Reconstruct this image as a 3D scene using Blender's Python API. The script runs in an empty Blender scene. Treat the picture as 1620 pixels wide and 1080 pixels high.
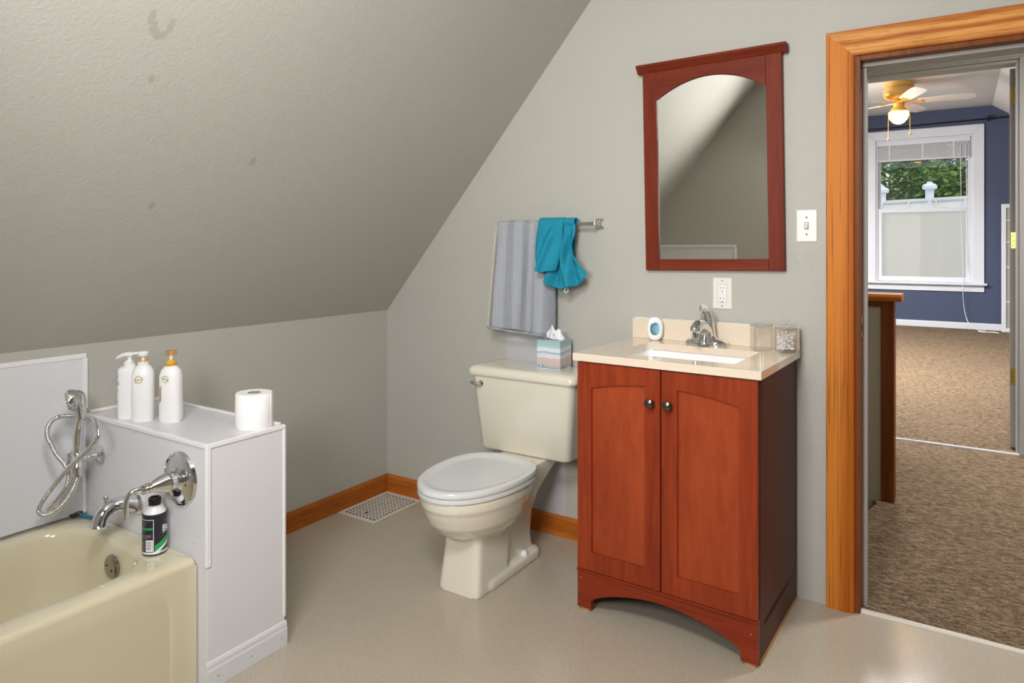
import bpy, bmesh, math, random
from mathutils import Vector, Matrix
random.seed(7)
S = bpy.context.scene
C = S.collection
PI = math.pi

# ------------------------------------------------------------ camera
cd = bpy.data.cameras.new('camera'); cam = bpy.data.objects.new('camera', cd); C.objects.link(cam)
cam.location = (2.4644, -2.6233, 1.2569)
cam.rotation_euler = (PI/2, 0, 0.575)
cd.sensor_width = 36; cd.lens = 36*1090.572/1620
cd.shift_y = -151.994/1620
cd.clip_start = .02; cd.clip_end = 200
S.camera = cam
# ------------------------------------------------------------ world, sun, lights, exposure
w = bpy.data.worlds.new('overcast_sky'); S.world = w; w.use_nodes = True
wb = w.node_tree.nodes['Background']; wb.inputs[0].default_value = (.86, .93, 1, 1); wb.inputs[1].default_value = 1.3
sl = bpy.data.lights.new('sun', 'SUN'); sl.energy = 1.0; sl.angle = .3; sl.color = (1, .96, .88)
so = bpy.data.objects.new('sun', sl); C.objects.link(so); so.rotation_euler = (math.radians(28), math.radians(12), 0)
def area(name, loc, target, size, power, color=(1, 1, 1), spread=180, size_y=None):
    l = bpy.data.lights.new(name, 'AREA'); l.energy = power; l.size = size; l.color = color; l.spread = math.radians(spread)
    if size_y: l.shape = 'RECTANGLE'; l.size_y = size_y
    o = bpy.data.objects.new(name, l); C.objects.link(o); o.location = loc
    o.rotation_euler = (Vector(target)-Vector(loc)).to_track_quat('-Z', 'Y').to_euler()
    return o
# unseen area lights without fittings, added for the bathroom, hall and bedroom
area('bathroom_low_fill', (1.85, -2.85, 1.55), (1.3, 0, 1.1), .5, 22, (1, .99, .98), 150)  # added light floating left of the camera, not a wall lamp
area('bathroom_flash_bounce', (1.93, -2.3, 2.32), (1.35, 0, .9), .5, 34, (1, .99, .98), 170)  # unseen stand-in for flash bounced off the upper slope and ceiling
area('hall_fill', (3.1, 1.1, 2.58), (3.1, 1.1, 0), .3, 36, (1, .98, .95))  # added out of view to brighten the hall
area('bedroom_side_fill', (.24, 5.0, 2.0), (2.3, 5.0, .3), 1.2, 190, (1, .99, .98), 180, 1.4)  # added light in front of the solid left wall, in place of a window
area('bedroom_carpet_fill', (1.9, 4.1, 2.9), (1.9, 4.3, 0), .6, 110, (1, .985, .96), 140)  # added out of view behind the door header to brighten the carpet
S.view_settings.view_transform = 'Standard'; S.view_settings.look = 'None'
S.view_settings.exposure = 0.04; S.view_settings.gamma = 1; S.view_settings.use_curve_mapping = False
S.cycles.use_denoising = True
S.cycles.max_bounces = 12; S.cycles.diffuse_bounces = 6; S.cycles.glossy_bounces = 6; S.cycles.transparent_max_bounces = 16; S.cycles.transmission_bounces = 10
S.cycles.sample_clamp_indirect = 8

# ------------------------------------------------------------ materials
def lin(c):
    return tuple(((v/255)/12.92 if v/255 <= .04045 else ((v/255+.055)/1.055)**2.4) for v in c)+(1,)
class N:
    """small node helper"""
    def __init__(s, name):
        s.m = bpy.data.materials.new(name); s.m.use_nodes = True
        s.t = s.m.node_tree; s.b = s.t.nodes['Principled BSDF']; s.out = s.t.nodes['Material Output']
        s._co = None
    def n(s, typ, **k):
        o = s.t.nodes.new(typ)
        for a, v in k.items():
            if a.startswith('i_'):
                o.inputs[int(a[2:])].default_value = v
            else: setattr(o, a, v)
        return o
    def l(s, a, b): s.t.links.new(a, b)
    def co(s, scale=(1, 1, 1), loc=(0, 0, 0), rot=(0, 0, 0), kind='Object'):
        tc = s.n('ShaderNodeTexCoord'); mp = s.n('ShaderNodeMapping')
        mp.inputs['Scale'].default_value = scale; mp.inputs['Location'].default_value = loc; mp.inputs['Rotation'].default_value = rot
        s.l(tc.outputs[kind], mp.inputs[0]); return mp.outputs[0]
    def noise(s, scale, detail=3, vec=None, rough=.5):
        o = s.n('ShaderNodeTexNoise'); o.inputs['Scale'].default_value = scale; o.inputs['Detail'].default_value = detail; o.inputs['Roughness'].default_value = rough
        s.l(vec if vec else s.co(), o.inputs['Vector']); return o.outputs[0]
    def ramp(s, fac, stops):
        r = s.n('ShaderNodeValToRGB'); s.l(fac, r.inputs[0]); e = r.color_ramp.elements
        while len(e) > 1: e.remove(e[-1])
        e[0].position, e[0].color = stops[0]
        for p, c in stops[1:]:
            q = e.new(p); q.color = c
        return r.outputs[0]
    def mix(s, fac, a, b):
        m = s.n('ShaderNodeMix', data_type='RGBA')
        for k, v in ((0, fac), (6, a), (7, b)):
            if hasattr(v, 'is_linked') or hasattr(v, 'links'): s.l(v, m.inputs[k])
            else: m.inputs[k].default_value = v
        return m.outputs[2]
    def math(s, op, a, b=None, c=None, clamp=False):
        m = s.n('ShaderNodeMath', operation=op); m.use_clamp = clamp
        for k, v in enumerate((a, b, c)):
            if v is None: continue
            if hasattr(v, 'links'): s.l(v, m.inputs[k])
            else: m.inputs[k].default_value = v
        return m.outputs[0]
    def xyz(s, kind='Object'):
        tc = s.n('ShaderNodeTexCoord'); sp = s.n('ShaderNodeSeparateXYZ'); s.l(tc.outputs[kind], sp.inputs[0]); return sp.outputs
    def inside(s, v, lo, hi, soft=.004):
        a = s.math('SMOOTHSTEP', v, lo-soft, lo+soft) if False else s.smooth(v, lo-soft, lo+soft)
        b = s.smooth(v, hi-soft, hi+soft)
        return s.math('MULTIPLY', a, s.math('SUBTRACT', 1.0, b))
    def smooth(s, v, lo, hi):
        m = s.n('ShaderNodeMapRange', interpolation_type='SMOOTHSTEP'); s.l(v, m.inputs[0])
        m.inputs[1].default_value = lo; m.inputs[2].default_value = hi; return m.outputs[0]
    def bump(s, h, strength=.2, dist=.002):
        b = s.n('ShaderNodeBump'); b.inputs['Strength'].default_value = strength; b.inputs['Distance'].default_value = dist
        s.l(h, b.inputs['Height']); s.l(b.outputs[0], s.b.inputs['Normal'])
    def set(s, col=None, rough=.5, metal=0, coat=0, spec=None, trans=0, ior=None):
        if col is not None:
            if hasattr(col, 'links'): s.l(col, s.b.inputs['Base Color'])
            else: s.b.inputs['Base Color'].default_value = col
        if hasattr(rough, 'links'): s.l(rough, s.b.inputs['Roughness'])
        else: s.b.inputs['Roughness'].default_value = rough
        s.b.inputs['Metallic'].default_value = metal; s.b.inputs['Coat Weight'].default_value = coat
        s.b.inputs['Coat Roughness'].default_value = .05
        if spec is not None: s.b.inputs['Specular IOR Level'].default_value = spec
        s.b.inputs['Transmission Weight'].default_value = trans
        if ior: s.b.inputs['IOR'].default_value = ior
        return s.m
def plain(name, rgb, rough=.5, metal=0, coat=0, var=.06, scale=25, spec=None):
    k = N(name); c = lin(rgb); d = tuple(v*(1-var) for v in c[:3])+(1,)
    f = k.noise(scale, 3)
    return k.set(k.mix(f, c, d), rough, metal, coat, spec)
def wood(name, a, b, axis='z', scale=14, stretch=.06, rough=.4, coat=.2, rings=False, dark=None, pores=None):
    k = N(name); sc = [1, 1, 1]; sc['xyz'.index(axis)] = stretch
    v = k.co(scale=tuple(sc))
    n1 = k.noise(scale, 5, v, .6)
    n2 = k.noise(scale*9, 4, v, .6)
    big = k.noise(1.7, 2)
    f = k.math('ADD', k.math('MULTIPLY', n1, .6), k.math('MULTIPLY', n2, .4))
    if rings:
        wv = k.n('ShaderNodeTexWave', wave_type='BANDS', bands_direction='X' if axis != 'x' else 'Z'); wv.inputs['Scale'].default_value = rings
        wv.inputs['Distortion'].default_value = 9; wv.inputs['Detail'].default_value = 3; wv.inputs['Detail Scale'].default_value = 1.2
        k.l(v, wv.inputs['Vector'])
        f = k.math('ADD', k.math('MULTIPLY', f, .62), k.math('MULTIPLY', wv.outputs[1], .38))
    col = k.ramp(f, [(.3, lin(b)), (.62, lin(a))])
    if dark:
        col = k.mix(k.math('MULTIPLY', k.smooth(big, .5, .75), .5), col, lin(dark))
    if pores:
        p = k.smooth(k.noise(150, 3, k.co(scale=tuple(stretch*.45 if q < 1 else 1 for q in sc)), .7), .53, .66)
        col = k.mix(k.math('MULTIPLY', p, .55), col, lin(pores))
    k.bump(f, .08, .002)
    return k.set(col, rough, 0, coat, spec=.16)
def plaster(name, rgb, scale=95, strength=.75, patch=None, smudge=None):
    k = N(name); c = lin(rgb); d = tuple(v*.93 for v in c[:3])+(1,)
    big = k.noise(2.2, 3); col = k.mix(big, c, d)
    if patch:
        X = k.xyz(); rg = k.noise(18, 3)
        zz = k.math('ADD', X[2], k.math('MULTIPLY', rg, .02))
        m = k.math('MULTIPLY', k.inside(X[0], patch[0], patch[1], .003), k.inside(zz, patch[2], patch[3], .004))
        col = k.mix(m, col, lin(patch[4]))
        # scuffed paint around the switch
        s1 = k.math('MULTIPLY', k.inside(X[0], 1.97, 2.08, .03), k.inside(X[2], 1.12, 1.30, .05))
        st = k.smooth(k.noise(22, 4, k.co(scale=(1, 1, .35))), .52, .8)
        col = k.mix(k.math('MULTIPLY', k.math('MULTIPLY', s1, st), .5), col, lin((140, 136, 126)))
    if smudge:
        X = k.xyz()
        tot = None
        for (x, y, rx, ry) in smudge:
            dx = k.math('DIVIDE', k.math('SUBTRACT', X[0], x), rx); dy = k.math('DIVIDE', k.math('SUBTRACT', X[1], y), ry)
            r = k.math('ADD', k.math('MULTIPLY', dx, dx), k.math('MULTIPLY', dy, dy))
            q = k.math('SUBTRACT', 1.0, k.smooth(r, .35, 1.0))
            tot = q if tot is None else k.math('MAXIMUM', tot, q)
        col = k.mix(k.math('MULTIPLY', tot, .28), col, lin((122, 116, 104)))
    h = k.math('ADD', k.math('MULTIPLY', k.noise(scale, 3), .7), k.math('MULTIPLY', k.noise(scale*3, 2), .3))
    k.bump(h, strength, .0025)
    return k.set(col, .55, spec=.35)
MT = {}
MT['wall'] = plaster('grey_plaster', (186, 184, 176), patch=(.735, 1.04, -.1, .905, (190, 190, 193)))
MT['slope'] = plaster('grey_plaster_slope', (184, 182, 174), smudge=[(.768, -1.664, .016, .011), (.752, -1.651, .016, .012), (.741, -1.635, .011, .016), (.743, -1.620, .011, .012), (.757, -1.611, .012, .011), (.769, -1.611, .010, .010), (.659, -1.604, .010, .010), (.517, -1.185, .014, .014), (.386, -1.449, .012, .012)])
MT['white_paint'] = plaster('white_paint', (226, 225, 221), 120, .1)
MT['ceil_white'] = plaster('white_ceiling', (224, 221, 216), 60, .25)
MT['blue_paint'] = plaster('slate_blue_paint', (76, 86, 112), 90, .12)
MT['tan_paint'] = plaster('tan_paint', (182, 172, 152), 90, .25)
MT['grey_trim'] = plaster('grey_trim_paint', (176, 173, 166), 90, .08)
MT['worn_white'] = plaster('worn_white_paint', (176, 174, 170), 30, .3)
# speckled vinyl
k = N('speckled_vinyl'); n1 = k.noise(380, 2); n2 = k.noise(200, 3); big = k.noise(1.4, 2)
c = k.mix(big, lin((190, 180, 163)), lin((180, 169, 152)))
c = k.mix(k.smooth(n1, .55, .68), c, lin((132, 120, 102))); c = k.mix(k.smooth(n2, .6, .75), c, lin((206, 198, 184)))
k.bump(k.noise(160, 2), .22, .0012); MT['vinyl'] = k.set(c, .16, spec=.5)
# carpet
def carpet(name, a, b, d):
    k = N(name); v = k.co(scale=(.34, 1.25, 1)); n1 = k.noise(105, 3, v, .6); n2 = k.noise(230, 3, k.co(scale=(.6, 1.2, 1))); n3 = k.noise(1.3, 2)
    f = k.math('ADD', k.math('MULTIPLY', n1, .6), k.math('MULTIPLY', n2, .4))
    c = k.ramp(f, [(.40, lin(d)), (.5, lin(b)), (.60, lin(a))])
    c = k.mix(k.math('MULTIPLY', n3, .35), c, lin(b))
    k.bump(f, 1, .012); return k.set(c, .95, spec=.1)
MT['carpet'] = carpet('berber_carpet', (168, 147, 121), (120, 101, 81), (70, 57, 44))
MT['oak'] = wood('honey_oak', (206, 126, 48), (172, 92, 26), 'z', 30, .03, .5, .0, rings=2, pores=(112, 56, 18))
MT['oak_x'] = wood('honey_oak_along_x', (196, 114, 42), (150, 78, 22), 'x', 30, .05, .42, .05, pores=(104, 52, 16))
MT['oak_y'] = wood('honey_oak_along_y', (186, 106, 40), (136, 68, 20), 'y', 30, .05, .42, .05, pores=(96, 46, 14))
MT['oak_bare'] = wood('worn_oak', (222, 158, 86), (176, 98, 34), 'x', 16, .12, .5, 0, rings=5, dark=(164, 92, 34), pores=(128, 66, 24))
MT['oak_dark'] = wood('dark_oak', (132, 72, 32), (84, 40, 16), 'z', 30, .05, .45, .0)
MT['cherry'] = wood('cherry_stain', (152, 62, 32), (112, 38, 18), 'z', 9, .07, .4, .08, dark=(100, 34, 18))
MT['cherry_panel'] = wood('cherry_stain_panel', (162, 72, 38), (134, 52, 26), 'z', 6, .2, .42, .08, dark=(120, 46, 24))
MT['cherry_x'] = wood('cherry_stain_along_x', (144, 56, 30), (108, 36, 18), 'x', 9, .07, .4, .08)
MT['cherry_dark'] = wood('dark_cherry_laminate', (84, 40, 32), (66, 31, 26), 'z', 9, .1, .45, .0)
MT['mahogany'] = wood('mahogany_stain', (122, 48, 25), (90, 30, 15), 'z', 9, .08, .5, .0)
MT['mahogany_x'] = wood('mahogany_stain_along_x', (126, 50, 26), (92, 32, 16), 'x', 9, .08, .5, .0)
MT['raw_wood'] = wood('raw_pine', (206, 160, 106), (176, 124, 76), 'y', 20, .1, .6, 0)
MT['bone'] = plain('biscuit_porcelain', (232, 226, 209), .12, 0, .6, .02)
MT['seat'] = plain('cool_white_plastic', (222, 224, 224), .22, 0, .2, .02)
MT['tub'] = plain('bone_enamel', (214, 205, 177), .13, 0, .5, .03, 5)
MT['panel'] = plain('white_hardboard', (222, 223, 227), .32, 0, 0, .02, 40)
k = N('white_patterned_laminate'); vo = k.n('ShaderNodeTexVoronoi'); vo.inputs['Scale'].default_value = 60; k.l(k.co(), vo.inputs['Vector'])
k.bump(vo.outputs[0], .25, .002); MT['laminate'] = k.set(k.mix(k.noise(40), lin((224, 224, 228)), lin((206, 207, 212))), .35)
MT['trim_white'] = plain('white_plastic_trim', (236, 236, 238), .3, var=.02)
MT['plastic'] = plain('white_plastic', (240, 240, 240), .28, 0, .1, .02)
MT['ivory'] = plain('ivory_plastic', (232, 230, 222), .3, var=.02)
MT['chrome'] = plain('chrome', (226, 227, 230), .06, 1, var=.03)
MT['chrome_dull'] = plain('dull_chrome', (168, 164, 156), .22, 1, var=.08)
MT['nickel'] = plain('brushed_nickel', (200, 198, 192), .22, 1)
MT['pewter'] = plain('dark_pewter', (108, 100, 96), .28, 1)
MT['brass'] = plain('brass', (214, 178, 86), .25, 1)
MT['yellow_metal'] = plain('yellow_painted_metal', (216, 186, 70), .4)
MT['black'] = plain('black_plastic', (26, 26, 30), .35)
MT['black_metal'] = plain('black_metal', (22, 22, 26), .4, .3)
MT['darkhole'] = plain('dark_cavity', (22, 20, 18), .9)
MT['darkgrey'] = plain('dark_grey_ink', (70, 70, 74), .5)
MT['midgrey'] = plain('grey_ink', (130, 130, 134), .5)
MT['green'] = plain('green_print', (40, 160, 84), .35)
MT['navy'] = plain('near_black_print', (36, 37, 46), .3)
MT['white'] = plain('white_print', (236, 236, 238), .35, var=.02)
MT['yellow'] = plain('yellow_print', (214, 188, 30), .4)
MT['gold'] = plain('amber_plastic', (226, 176, 74), .2, 0, .3)
MT['tanprint'] = plain('tan_print', (178, 156, 122), .4)
MT['red'] = plain('red_dot', (170, 20, 24), .3)
MT['bluep'] = plain('blue_rubber', (34, 104, 132), .45)
MT['bluelogo'] = plain('blue_print', (88, 130, 200), .5)
MT['swab'] = plain('white_cotton', (240, 240, 240), .8, var=.02)
MT['tissue'] = plain('white_tissue', (238, 238, 243), .8, var=.02)
MT['paper'] = plain('soft_white_paper', (244, 243, 242), .9, var=.015, scale=60)
MT['cardboard'] = plain('grey_cardboard', (150, 140, 128), .9)
MT['register'] = plain('cream_metal', (214, 206, 194), .4)
MT['bright_trim'] = plain('window_white', (226, 229, 236), .35, var=.02)
MT['blind'] = plain('white_slat', (218, 219, 222), .4, var=.02)
# counter
k = N('beige_cultured_stone'); n1 = k.noise(420, 2); n2 = k.noise(200, 2)
c = k.mix(k.smooth(n1, .58, .75), lin((230, 215, 194)), lin((198, 178, 150))); c = k.mix(k.smooth(n2, .6, .8), c, lin((240, 230, 214)))
MT['stone'] = k.set(c, .1, 0, .4)
MT['basin'] = plain('white_porcelain', (244, 244, 246), .08, 0, .5, .01)
# mirror
k = N('mirror_glass'); MT['mirror'] = k.set(lin((232, 232, 228)), k.math('MULTIPLY', k.smooth(k.noise(30, 4), .62, .9), .12), 1)
# clear glass (thin): transparent + glossy by Fresnel
def clear(name, tint=(1, 1, 1, 1), boost=1.0, haze=None):
    k = N(name); tr = k.n('ShaderNodeBsdfTransparent'); tr.inputs[0].default_value = tint
    gl = k.n('ShaderNodeBsdfGlossy'); gl.inputs['Roughness'].default_value = .02
    fr = k.n('ShaderNodeLayerWeight'); fr.inputs[0].default_value = .5
    mx = k.n('ShaderNodeMixShader'); k.l(k.math('ADD', k.math('MULTIPLY', k.math('POWER', fr.outputs[1], 4.0), .75*boost), .05, clamp=True), mx.inputs[0]); k.l(tr.outputs[0], mx.inputs[1]); k.l(gl.outputs[0], mx.inputs[2])
    last = mx.outputs[0]
    if haze:
        df = k.n('ShaderNodeBsdfTranslucent'); df.inputs[0].default_value = haze[1]
        dd = k.n('ShaderNodeBsdfDiffuse'); dd.inputs[0].default_value = haze[1]
        ad = k.n('ShaderNodeMixShader'); ad.inputs[0].default_value = .3; k.l(df.outputs[0], ad.inputs[1]); k.l(dd.outputs[0], ad.inputs[2])
        m2 = k.n('ShaderNodeMixShader'); m2.inputs[0].default_value = haze[0]; k.l(last, m2.inputs[1]); k.l(ad.outputs[0], m2.inputs[2]); last = m2.outputs[0]
    k.l(last, k.out.inputs[0]); return k.m
MT['glass'] = clear('window_glass', (.97, .98, .98, 1))
MT['screen'] = clear('insect_screen', (.9, .9, .9, 1), .3, (.55, (.92, .88, .81, 1)))
MT['acrylic'] = clear('clear_acrylic', (.985, .985, .985, 1), 1.3)
MT['amber_clear'] = clear('clear_amber_plastic', (.95, .86, .62, 1), 1.6, (.25, (.95, .75, .35, 1)))
# window of the air freshener
k = N('blue_gel'); X = k.xyz(); MT['gel'] = k.set(k.ramp(k.math('ADD', k.math('MULTIPLY', X[0], 18), .5), [(.1, lin((70, 120, 134))), (.8, lin((140, 206, 226)))]), .15, 0, .4)
# towels
k = N('grey_woven_towel'); X = k.xyz(); ck = k.n('ShaderNodeTexChecker'); ck.inputs['Scale'].default_value = 165
k.l(k.co(scale=(1, 0, 1), rot=(0, PI/4, 0)), ck.inputs['Vector'])
band = None
for lo, hi in ((.735, .785), (.82, .865), (.90, .925), (.94, .985)):
    q = k.inside(k.math('ADD', X[0], k.math('MULTIPLY', k.math('SUBTRACT', X[2], 1.1), -.035)), lo, hi, .008); band = q if band is None else k.math('MAXIMUM', band, q)
f = k.math('MULTIPLY', band, ck.outputs[1]); fz = k.noise(140, 3, k.co(scale=(.35, 1, 1.6)))
c = k.mix(f, k.mix(fz, lin((166, 170, 178)), lin((138, 142, 151))), lin((190, 193, 200)))
k.bump(k.math('ADD', fz, k.math('MULTIPLY', f, .6)), .6, .004); MT['towel'] = k.set(c, .95, spec=.1); k.b.inputs['Sheen Weight'].default_value = .0
k = N('cream_fringe'); MT['fringe'] = k.set(k.mix(k.noise(90), lin((206, 200, 184)), lin((180, 172, 152))), .95)
k = N('teal_terry'); fz = k.noise(300, 3); k.bump(fz, .5, .003); MT['teal'] = k.set(k.mix(k.noise(12), lin((46, 152, 178)), lin((32, 130, 156))), .9, spec=.1); k.b.inputs['Sheen Weight'].default_value = .0
# tissue box print
k = N('watercolour_print'); X = k.xyz(); wv = k.math('ADD', X[2], k.math('MULTIPLY', k.math('SUBTRACT', k.noise(14, 3, k.co(scale=(1, 1, .35))), .5), .02))
f = k.math('DIVIDE', wv, .118)
MT['tissuebox'] = k.set(k.ramp(f, [(0, lin((222, 236, 240))), (.05, lin((120, 160, 164))), (.10, lin((190, 178, 176))), (.2, lin((206, 186, 182))), (.38, lin((214, 190, 186))), (.42, lin((222, 222, 230))), (.52, lin((216, 224, 230))), (.60, lin((150, 178, 182))), (.625, lin((220, 232, 236))), (.74, lin((216, 230, 236))), (.78, lin((176, 206, 206))), (.97, lin((160, 190, 196)))]), .35, 0, .2)
# exterior
def metal_roof():
    k = N('grey_metal_roof'); return k.set(k.mix(k.noise(6), lin((206, 206, 204)), lin((190, 190, 188))), .5, .0)
MT['roof'] = metal_roof()
k = N('tree_leaf'); oi = k.n('ShaderNodeObjectInfo'); MT['leaf'] = k.set(k.ramp(k.noise(.9, 3), [(.3, lin((48, 82, 36))), (.5, lin((88, 128, 56))), (.7, lin((150, 176, 92)))]), .6)
MT['bark'] = plain('bark', (88, 72, 56), .9)
MT['grass'] = plain('grass', (84, 110, 60), .9)
def emit(name, rgb, strength):
    k = N(name); k.b.inputs['Base Color'].default_value = rgb; k.b.inputs['Emission Color'].default_value = rgb; k.b.inputs['Emission Strength'].default_value = strength; return k.m
MT['globe'] = emit('lit_globe', (1, .46, .075, 1), 14)
MT['fanbody'] = plain('antique_brass_enamel', (228, 178, 88), .35, .25)
MT['blade'] = plain('white_blade', (230, 228, 222), .4)

# ------------------------------------------------------------ mesh helper
class M:
    def __init__(s): s.v = []; s.f = []
    def add(s, vs, fs):
        o = len(s.v); s.v += [tuple(p) for p in vs]; s.f += [tuple(o+i for i in q) for q in fs]; return s
    def box(s, x0, x1, y0, y1, z0, z1):
        vs = [(x, y, z) for z in (z0, z1) for y in (y0, y1) for x in (x0, x1)]
        return s.add(vs, [(0, 2, 3, 1), (4, 5, 7, 6), (0, 1, 5, 4), (2, 6, 7, 3), (0, 4, 6, 2), (1, 3, 7, 5)])
    def loft(s, rings, cap0=True, cap1=True, closed=True):
        n = len(rings[0]); vs = [p for r in rings for p in r]; fs = []
        for i in range(len(rings)-1):
            for j in range(n if closed else n-1):
                k2 = (j+1) % n; fs.append((i*n+j, i*n+k2, (i+1)*n+k2, (i+1)*n+j))
        if cap0: fs.append(tuple(reversed(range(n))))
        if cap1: fs.append(tuple((len(rings)-1)*n+j for j in range(n)))
        return s.add(vs, fs)
    def lathe(s, prof, c=(0, 0, 0), axis='z', n=24, sx=1, sy=1):
        rings = []
        for r, h in prof:
            ring = []
            for j in range(n):
                a = 2*PI*j/n; u, w_ = max(r, 1e-5)*math.cos(a)*sx, max(r, 1e-5)*math.sin(a)*sy
                p = {'z': (u, w_, h), 'y': (u, h, -w_), 'x': (h, u, w_)}[axis]
                ring.append((c[0]+p[0], c[1]+p[1], c[2]+p[2]))
            rings.append(ring)
        return s.loft(rings)
    def tube(s, path, r, n=10, cap=True):
        P = [Vector(p) for p in path]; rings = []; up = None
        for i, p in enumerate(P):
            t = (P[min(i+1, len(P)-1)]-P[max(i-1, 0)]).normalized()
            if up is None:
                up = Vector((0, 0, 1)) if abs(t.z) < .9 else Vector((1, 0, 0))
            a = (up-t*up.dot(t)).normalized(); b = t.cross(a); up = a
            rr = r[i] if isinstance(r, (list, tuple)) else r
            rx, ry = rr if isinstance(rr, tuple) else (rr, rr)
            rings.append([p+a*ry*math.cos(2*PI*j/n)+b*rx*math.sin(2*PI*j/n) for j in range(n)])
        return s.loft(rings, cap, cap)
    def prism(s, poly, axis, a, b):
        """polygon in the other two coords (xz for y, yz for x, xy for z)"""
        def p3(u, v, h): return {'y': (u, h, v), 'x': (h, u, v), 'z': (u, v, h)}[axis]
        n = len(poly); vs = [p3(u, v, a) for u, v in poly]+[p3(u, v, b) for u, v in poly]
        fs = [tuple(range(n)), tuple(reversed(range(n, 2*n)))]+[(i, (i+1) % n, n+(i+1) % n, n+i) for i in range(n)]
        return s.add(vs, fs)
    def frame(s, outer, inner, axis, a, b):
        """ring between two loops of equal count"""
        def p3(u, v, h): return {'y': (u, h, v), 'x': (h, u, v), 'z': (u, v, h)}[axis]
        n = len(outer); L = [[p3(u, v, h) for u, v in lo] for lo, h in ((outer, a), (inner, a), (inner, b), (outer, b))]
        vs = [p for q in L for p in q]; fs = []
        for i in range(4):
            for j in range(n):
                k2 = (j+1) % n; fs.append((i*n+j, i*n+k2, ((i+1) % 4)*n+k2, ((i+1) % 4)*n+j))
        return s.add(vs, fs)
    def grid(s, fn, nu, nv):
        vs = [fn(i/nu, j/nv) for j in range(nv+1) for i in range(nu+1)]
        return s.add(vs, [(j*(nu+1)+i, j*(nu+1)+i+1, (j+1)*(nu+1)+i+1, (j+1)*(nu+1)+i) for j in range(nv) for i in range(nu)])
    def xf(s, mat): s.v = [tuple(mat @ Vector(p)) for p in s.v]; return s
    def build(s, name, mat, parent=None, bevel=0, seg=2, sharp=35, loc=None, tri=False, weld=0):
        me = bpy.data.meshes.new(name); me.from_pydata(s.v, [], s.f)
        bm = bmesh.new(); bm.from_mesh(me)
        if weld: bmesh.ops.remove_doubles(bm, verts=bm.verts, dist=weld)
        bmesh.ops.recalc_face_normals(bm, faces=bm.faces)
        if bevel:
            ed = [e for e in bm.edges if len(e.link_faces) == 2 and e.calc_face_angle(0) > math.radians(sharp)]
            bmesh.ops.bevel(bm, geom=ed, offset=bevel, segments=seg, affect='EDGES', profile=.5, clamp_overlap=True)
        if tri: bmesh.ops.triangulate(bm, faces=[f for f in bm.faces if len(f.verts) > 4])
        for f in bm.faces: f.smooth = not bevel
        lim = math.radians(sharp)
        for e in bm.edges: e.smooth = not (len(e.link_faces) == 2 and e.calc_face_angle(0) > lim)
        bm.to_mesh(me); bm.free()
        me.materials.append(MT[mat])
        o = bpy.data.objects.new(name, me); C.objects.link(o)
        if parent: o.parent = parent
        if loc: o.location = loc
        return o
def rrect(x0, x1, y0, y1, r, n=5):
    pts = []
    for cx, cy, a0 in ((x1-r, y1-r, 0), (x0+r, y1-r, 90), (x0+r, y0+r, 180), (x1-r, y0+r, 270)):
        for i in range(n+1):
            a = math.radians(a0+90*i/n); pts.append((cx+r*math.cos(a), cy+r*math.sin(a)))
    return pts
def ring(pts, z): return [(x, y, z) for x, y in pts]
def spline(P, m=8):
    P = [Vector(p) for p in P]; out = []
    for i in range(len(P)-1):
        a, b, c_, d = P[max(i-1, 0)], P[i], P[i+1], P[min(i+2, len(P)-1)]
        for j in range(m):
            t = j/m; out.append(.5*((2*b)+(c_-a)*t+(2*a-5*b+4*c_-d)*t*t+(3*b-a-3*c_+d)*t**3))
    out.append(P[-1]); return out
def tag(o, label, cat, group=None, kind=None):
    o['label'] = label; o['category'] = cat
    if group: o['group'] = group
    if kind: o['kind'] = kind
    return o
def thing(name, label, cat, loc=(0, 0, 0), rz=0, group=None, kind=None):
    o = bpy.data.objects.new(name, None); o.empty_display_size = .05; C.objects.link(o); o.location = loc; o.rotation_euler = (0, 0, rz)
    return tag(o, label, cat, group, kind)
def struct(o, label, cat): return tag(o, label, cat, kind='structure')
def text_m(txt, size, fn, bold=0):
    """flat lettering mapped through fn(u, v)"""
    cu = bpy.data.curves.new('lettering', 'FONT'); cu.body = txt; cu.size = size; cu.offset = bold
    o = bpy.data.objects.new('lettering', cu); me = bpy.data.meshes.new_from_object(o)
    m = M(); m.add([fn(v.co.x, v.co.y) for v in me.vertices], [tuple(p.vertices) for p in me.polygons])
    bpy.data.objects.remove(o); bpy.data.curves.remove(cu); bpy.data.meshes.remove(me)
    return m

# ============================================================ the bathroom shell
SL = 1.176; HK = .925; ZC = 2.42; XC = (ZC-HK)/SL; YR = -3.4; YT = -2.62; XT = 1.36; XR = 3.25
D0, D1, DH = 2.165, 2.925, 1.905
struct(M().box(-.1, XR+.1, YR-.1, .03, -.1, 0).build('floor', 'vinyl'), 'beige speckled sheet vinyl bathroom floor', 'floor')
wp = [(-.1, -.05), (D0, -.05), (D0, DH), (D1, DH), (D1, -.05), (XR+.1, -.05), (XR+.1, 2.75), (XC, 2.75), (XC, ZC+.1), (0, HK+.1), (-.1, HK+.1)]
struct(M().prism(wp, 'y', 0, .115).build('wall_back', 'wall', tri=True), 'grey textured gable wall behind the toilet and vanity', 'wall')
struct(M().box(-.1, 0, YT-.1, 0, -.05, HK+.05).build('wall_left', 'wall'), 'low grey knee wall beside the tub', 'wall')
a = math.atan(SL)
sp = [(-.05, HK-.05*SL), (XC, ZC), (XC, ZC+.16), (-.05, HK-.05*SL+.16)]
struct(M().prism(sp, 'y', YT-.1, 0).build('ceiling_slope', 'slope'), 'grey sloped attic ceiling with a faint smudge', 'ceiling')
struct(M().box(XC, XR+.1, YR-.1, 0, ZC, ZC+.1).build('ceiling', 'slope'), 'flat grey bathroom ceiling above the slope', 'ceiling')
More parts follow.
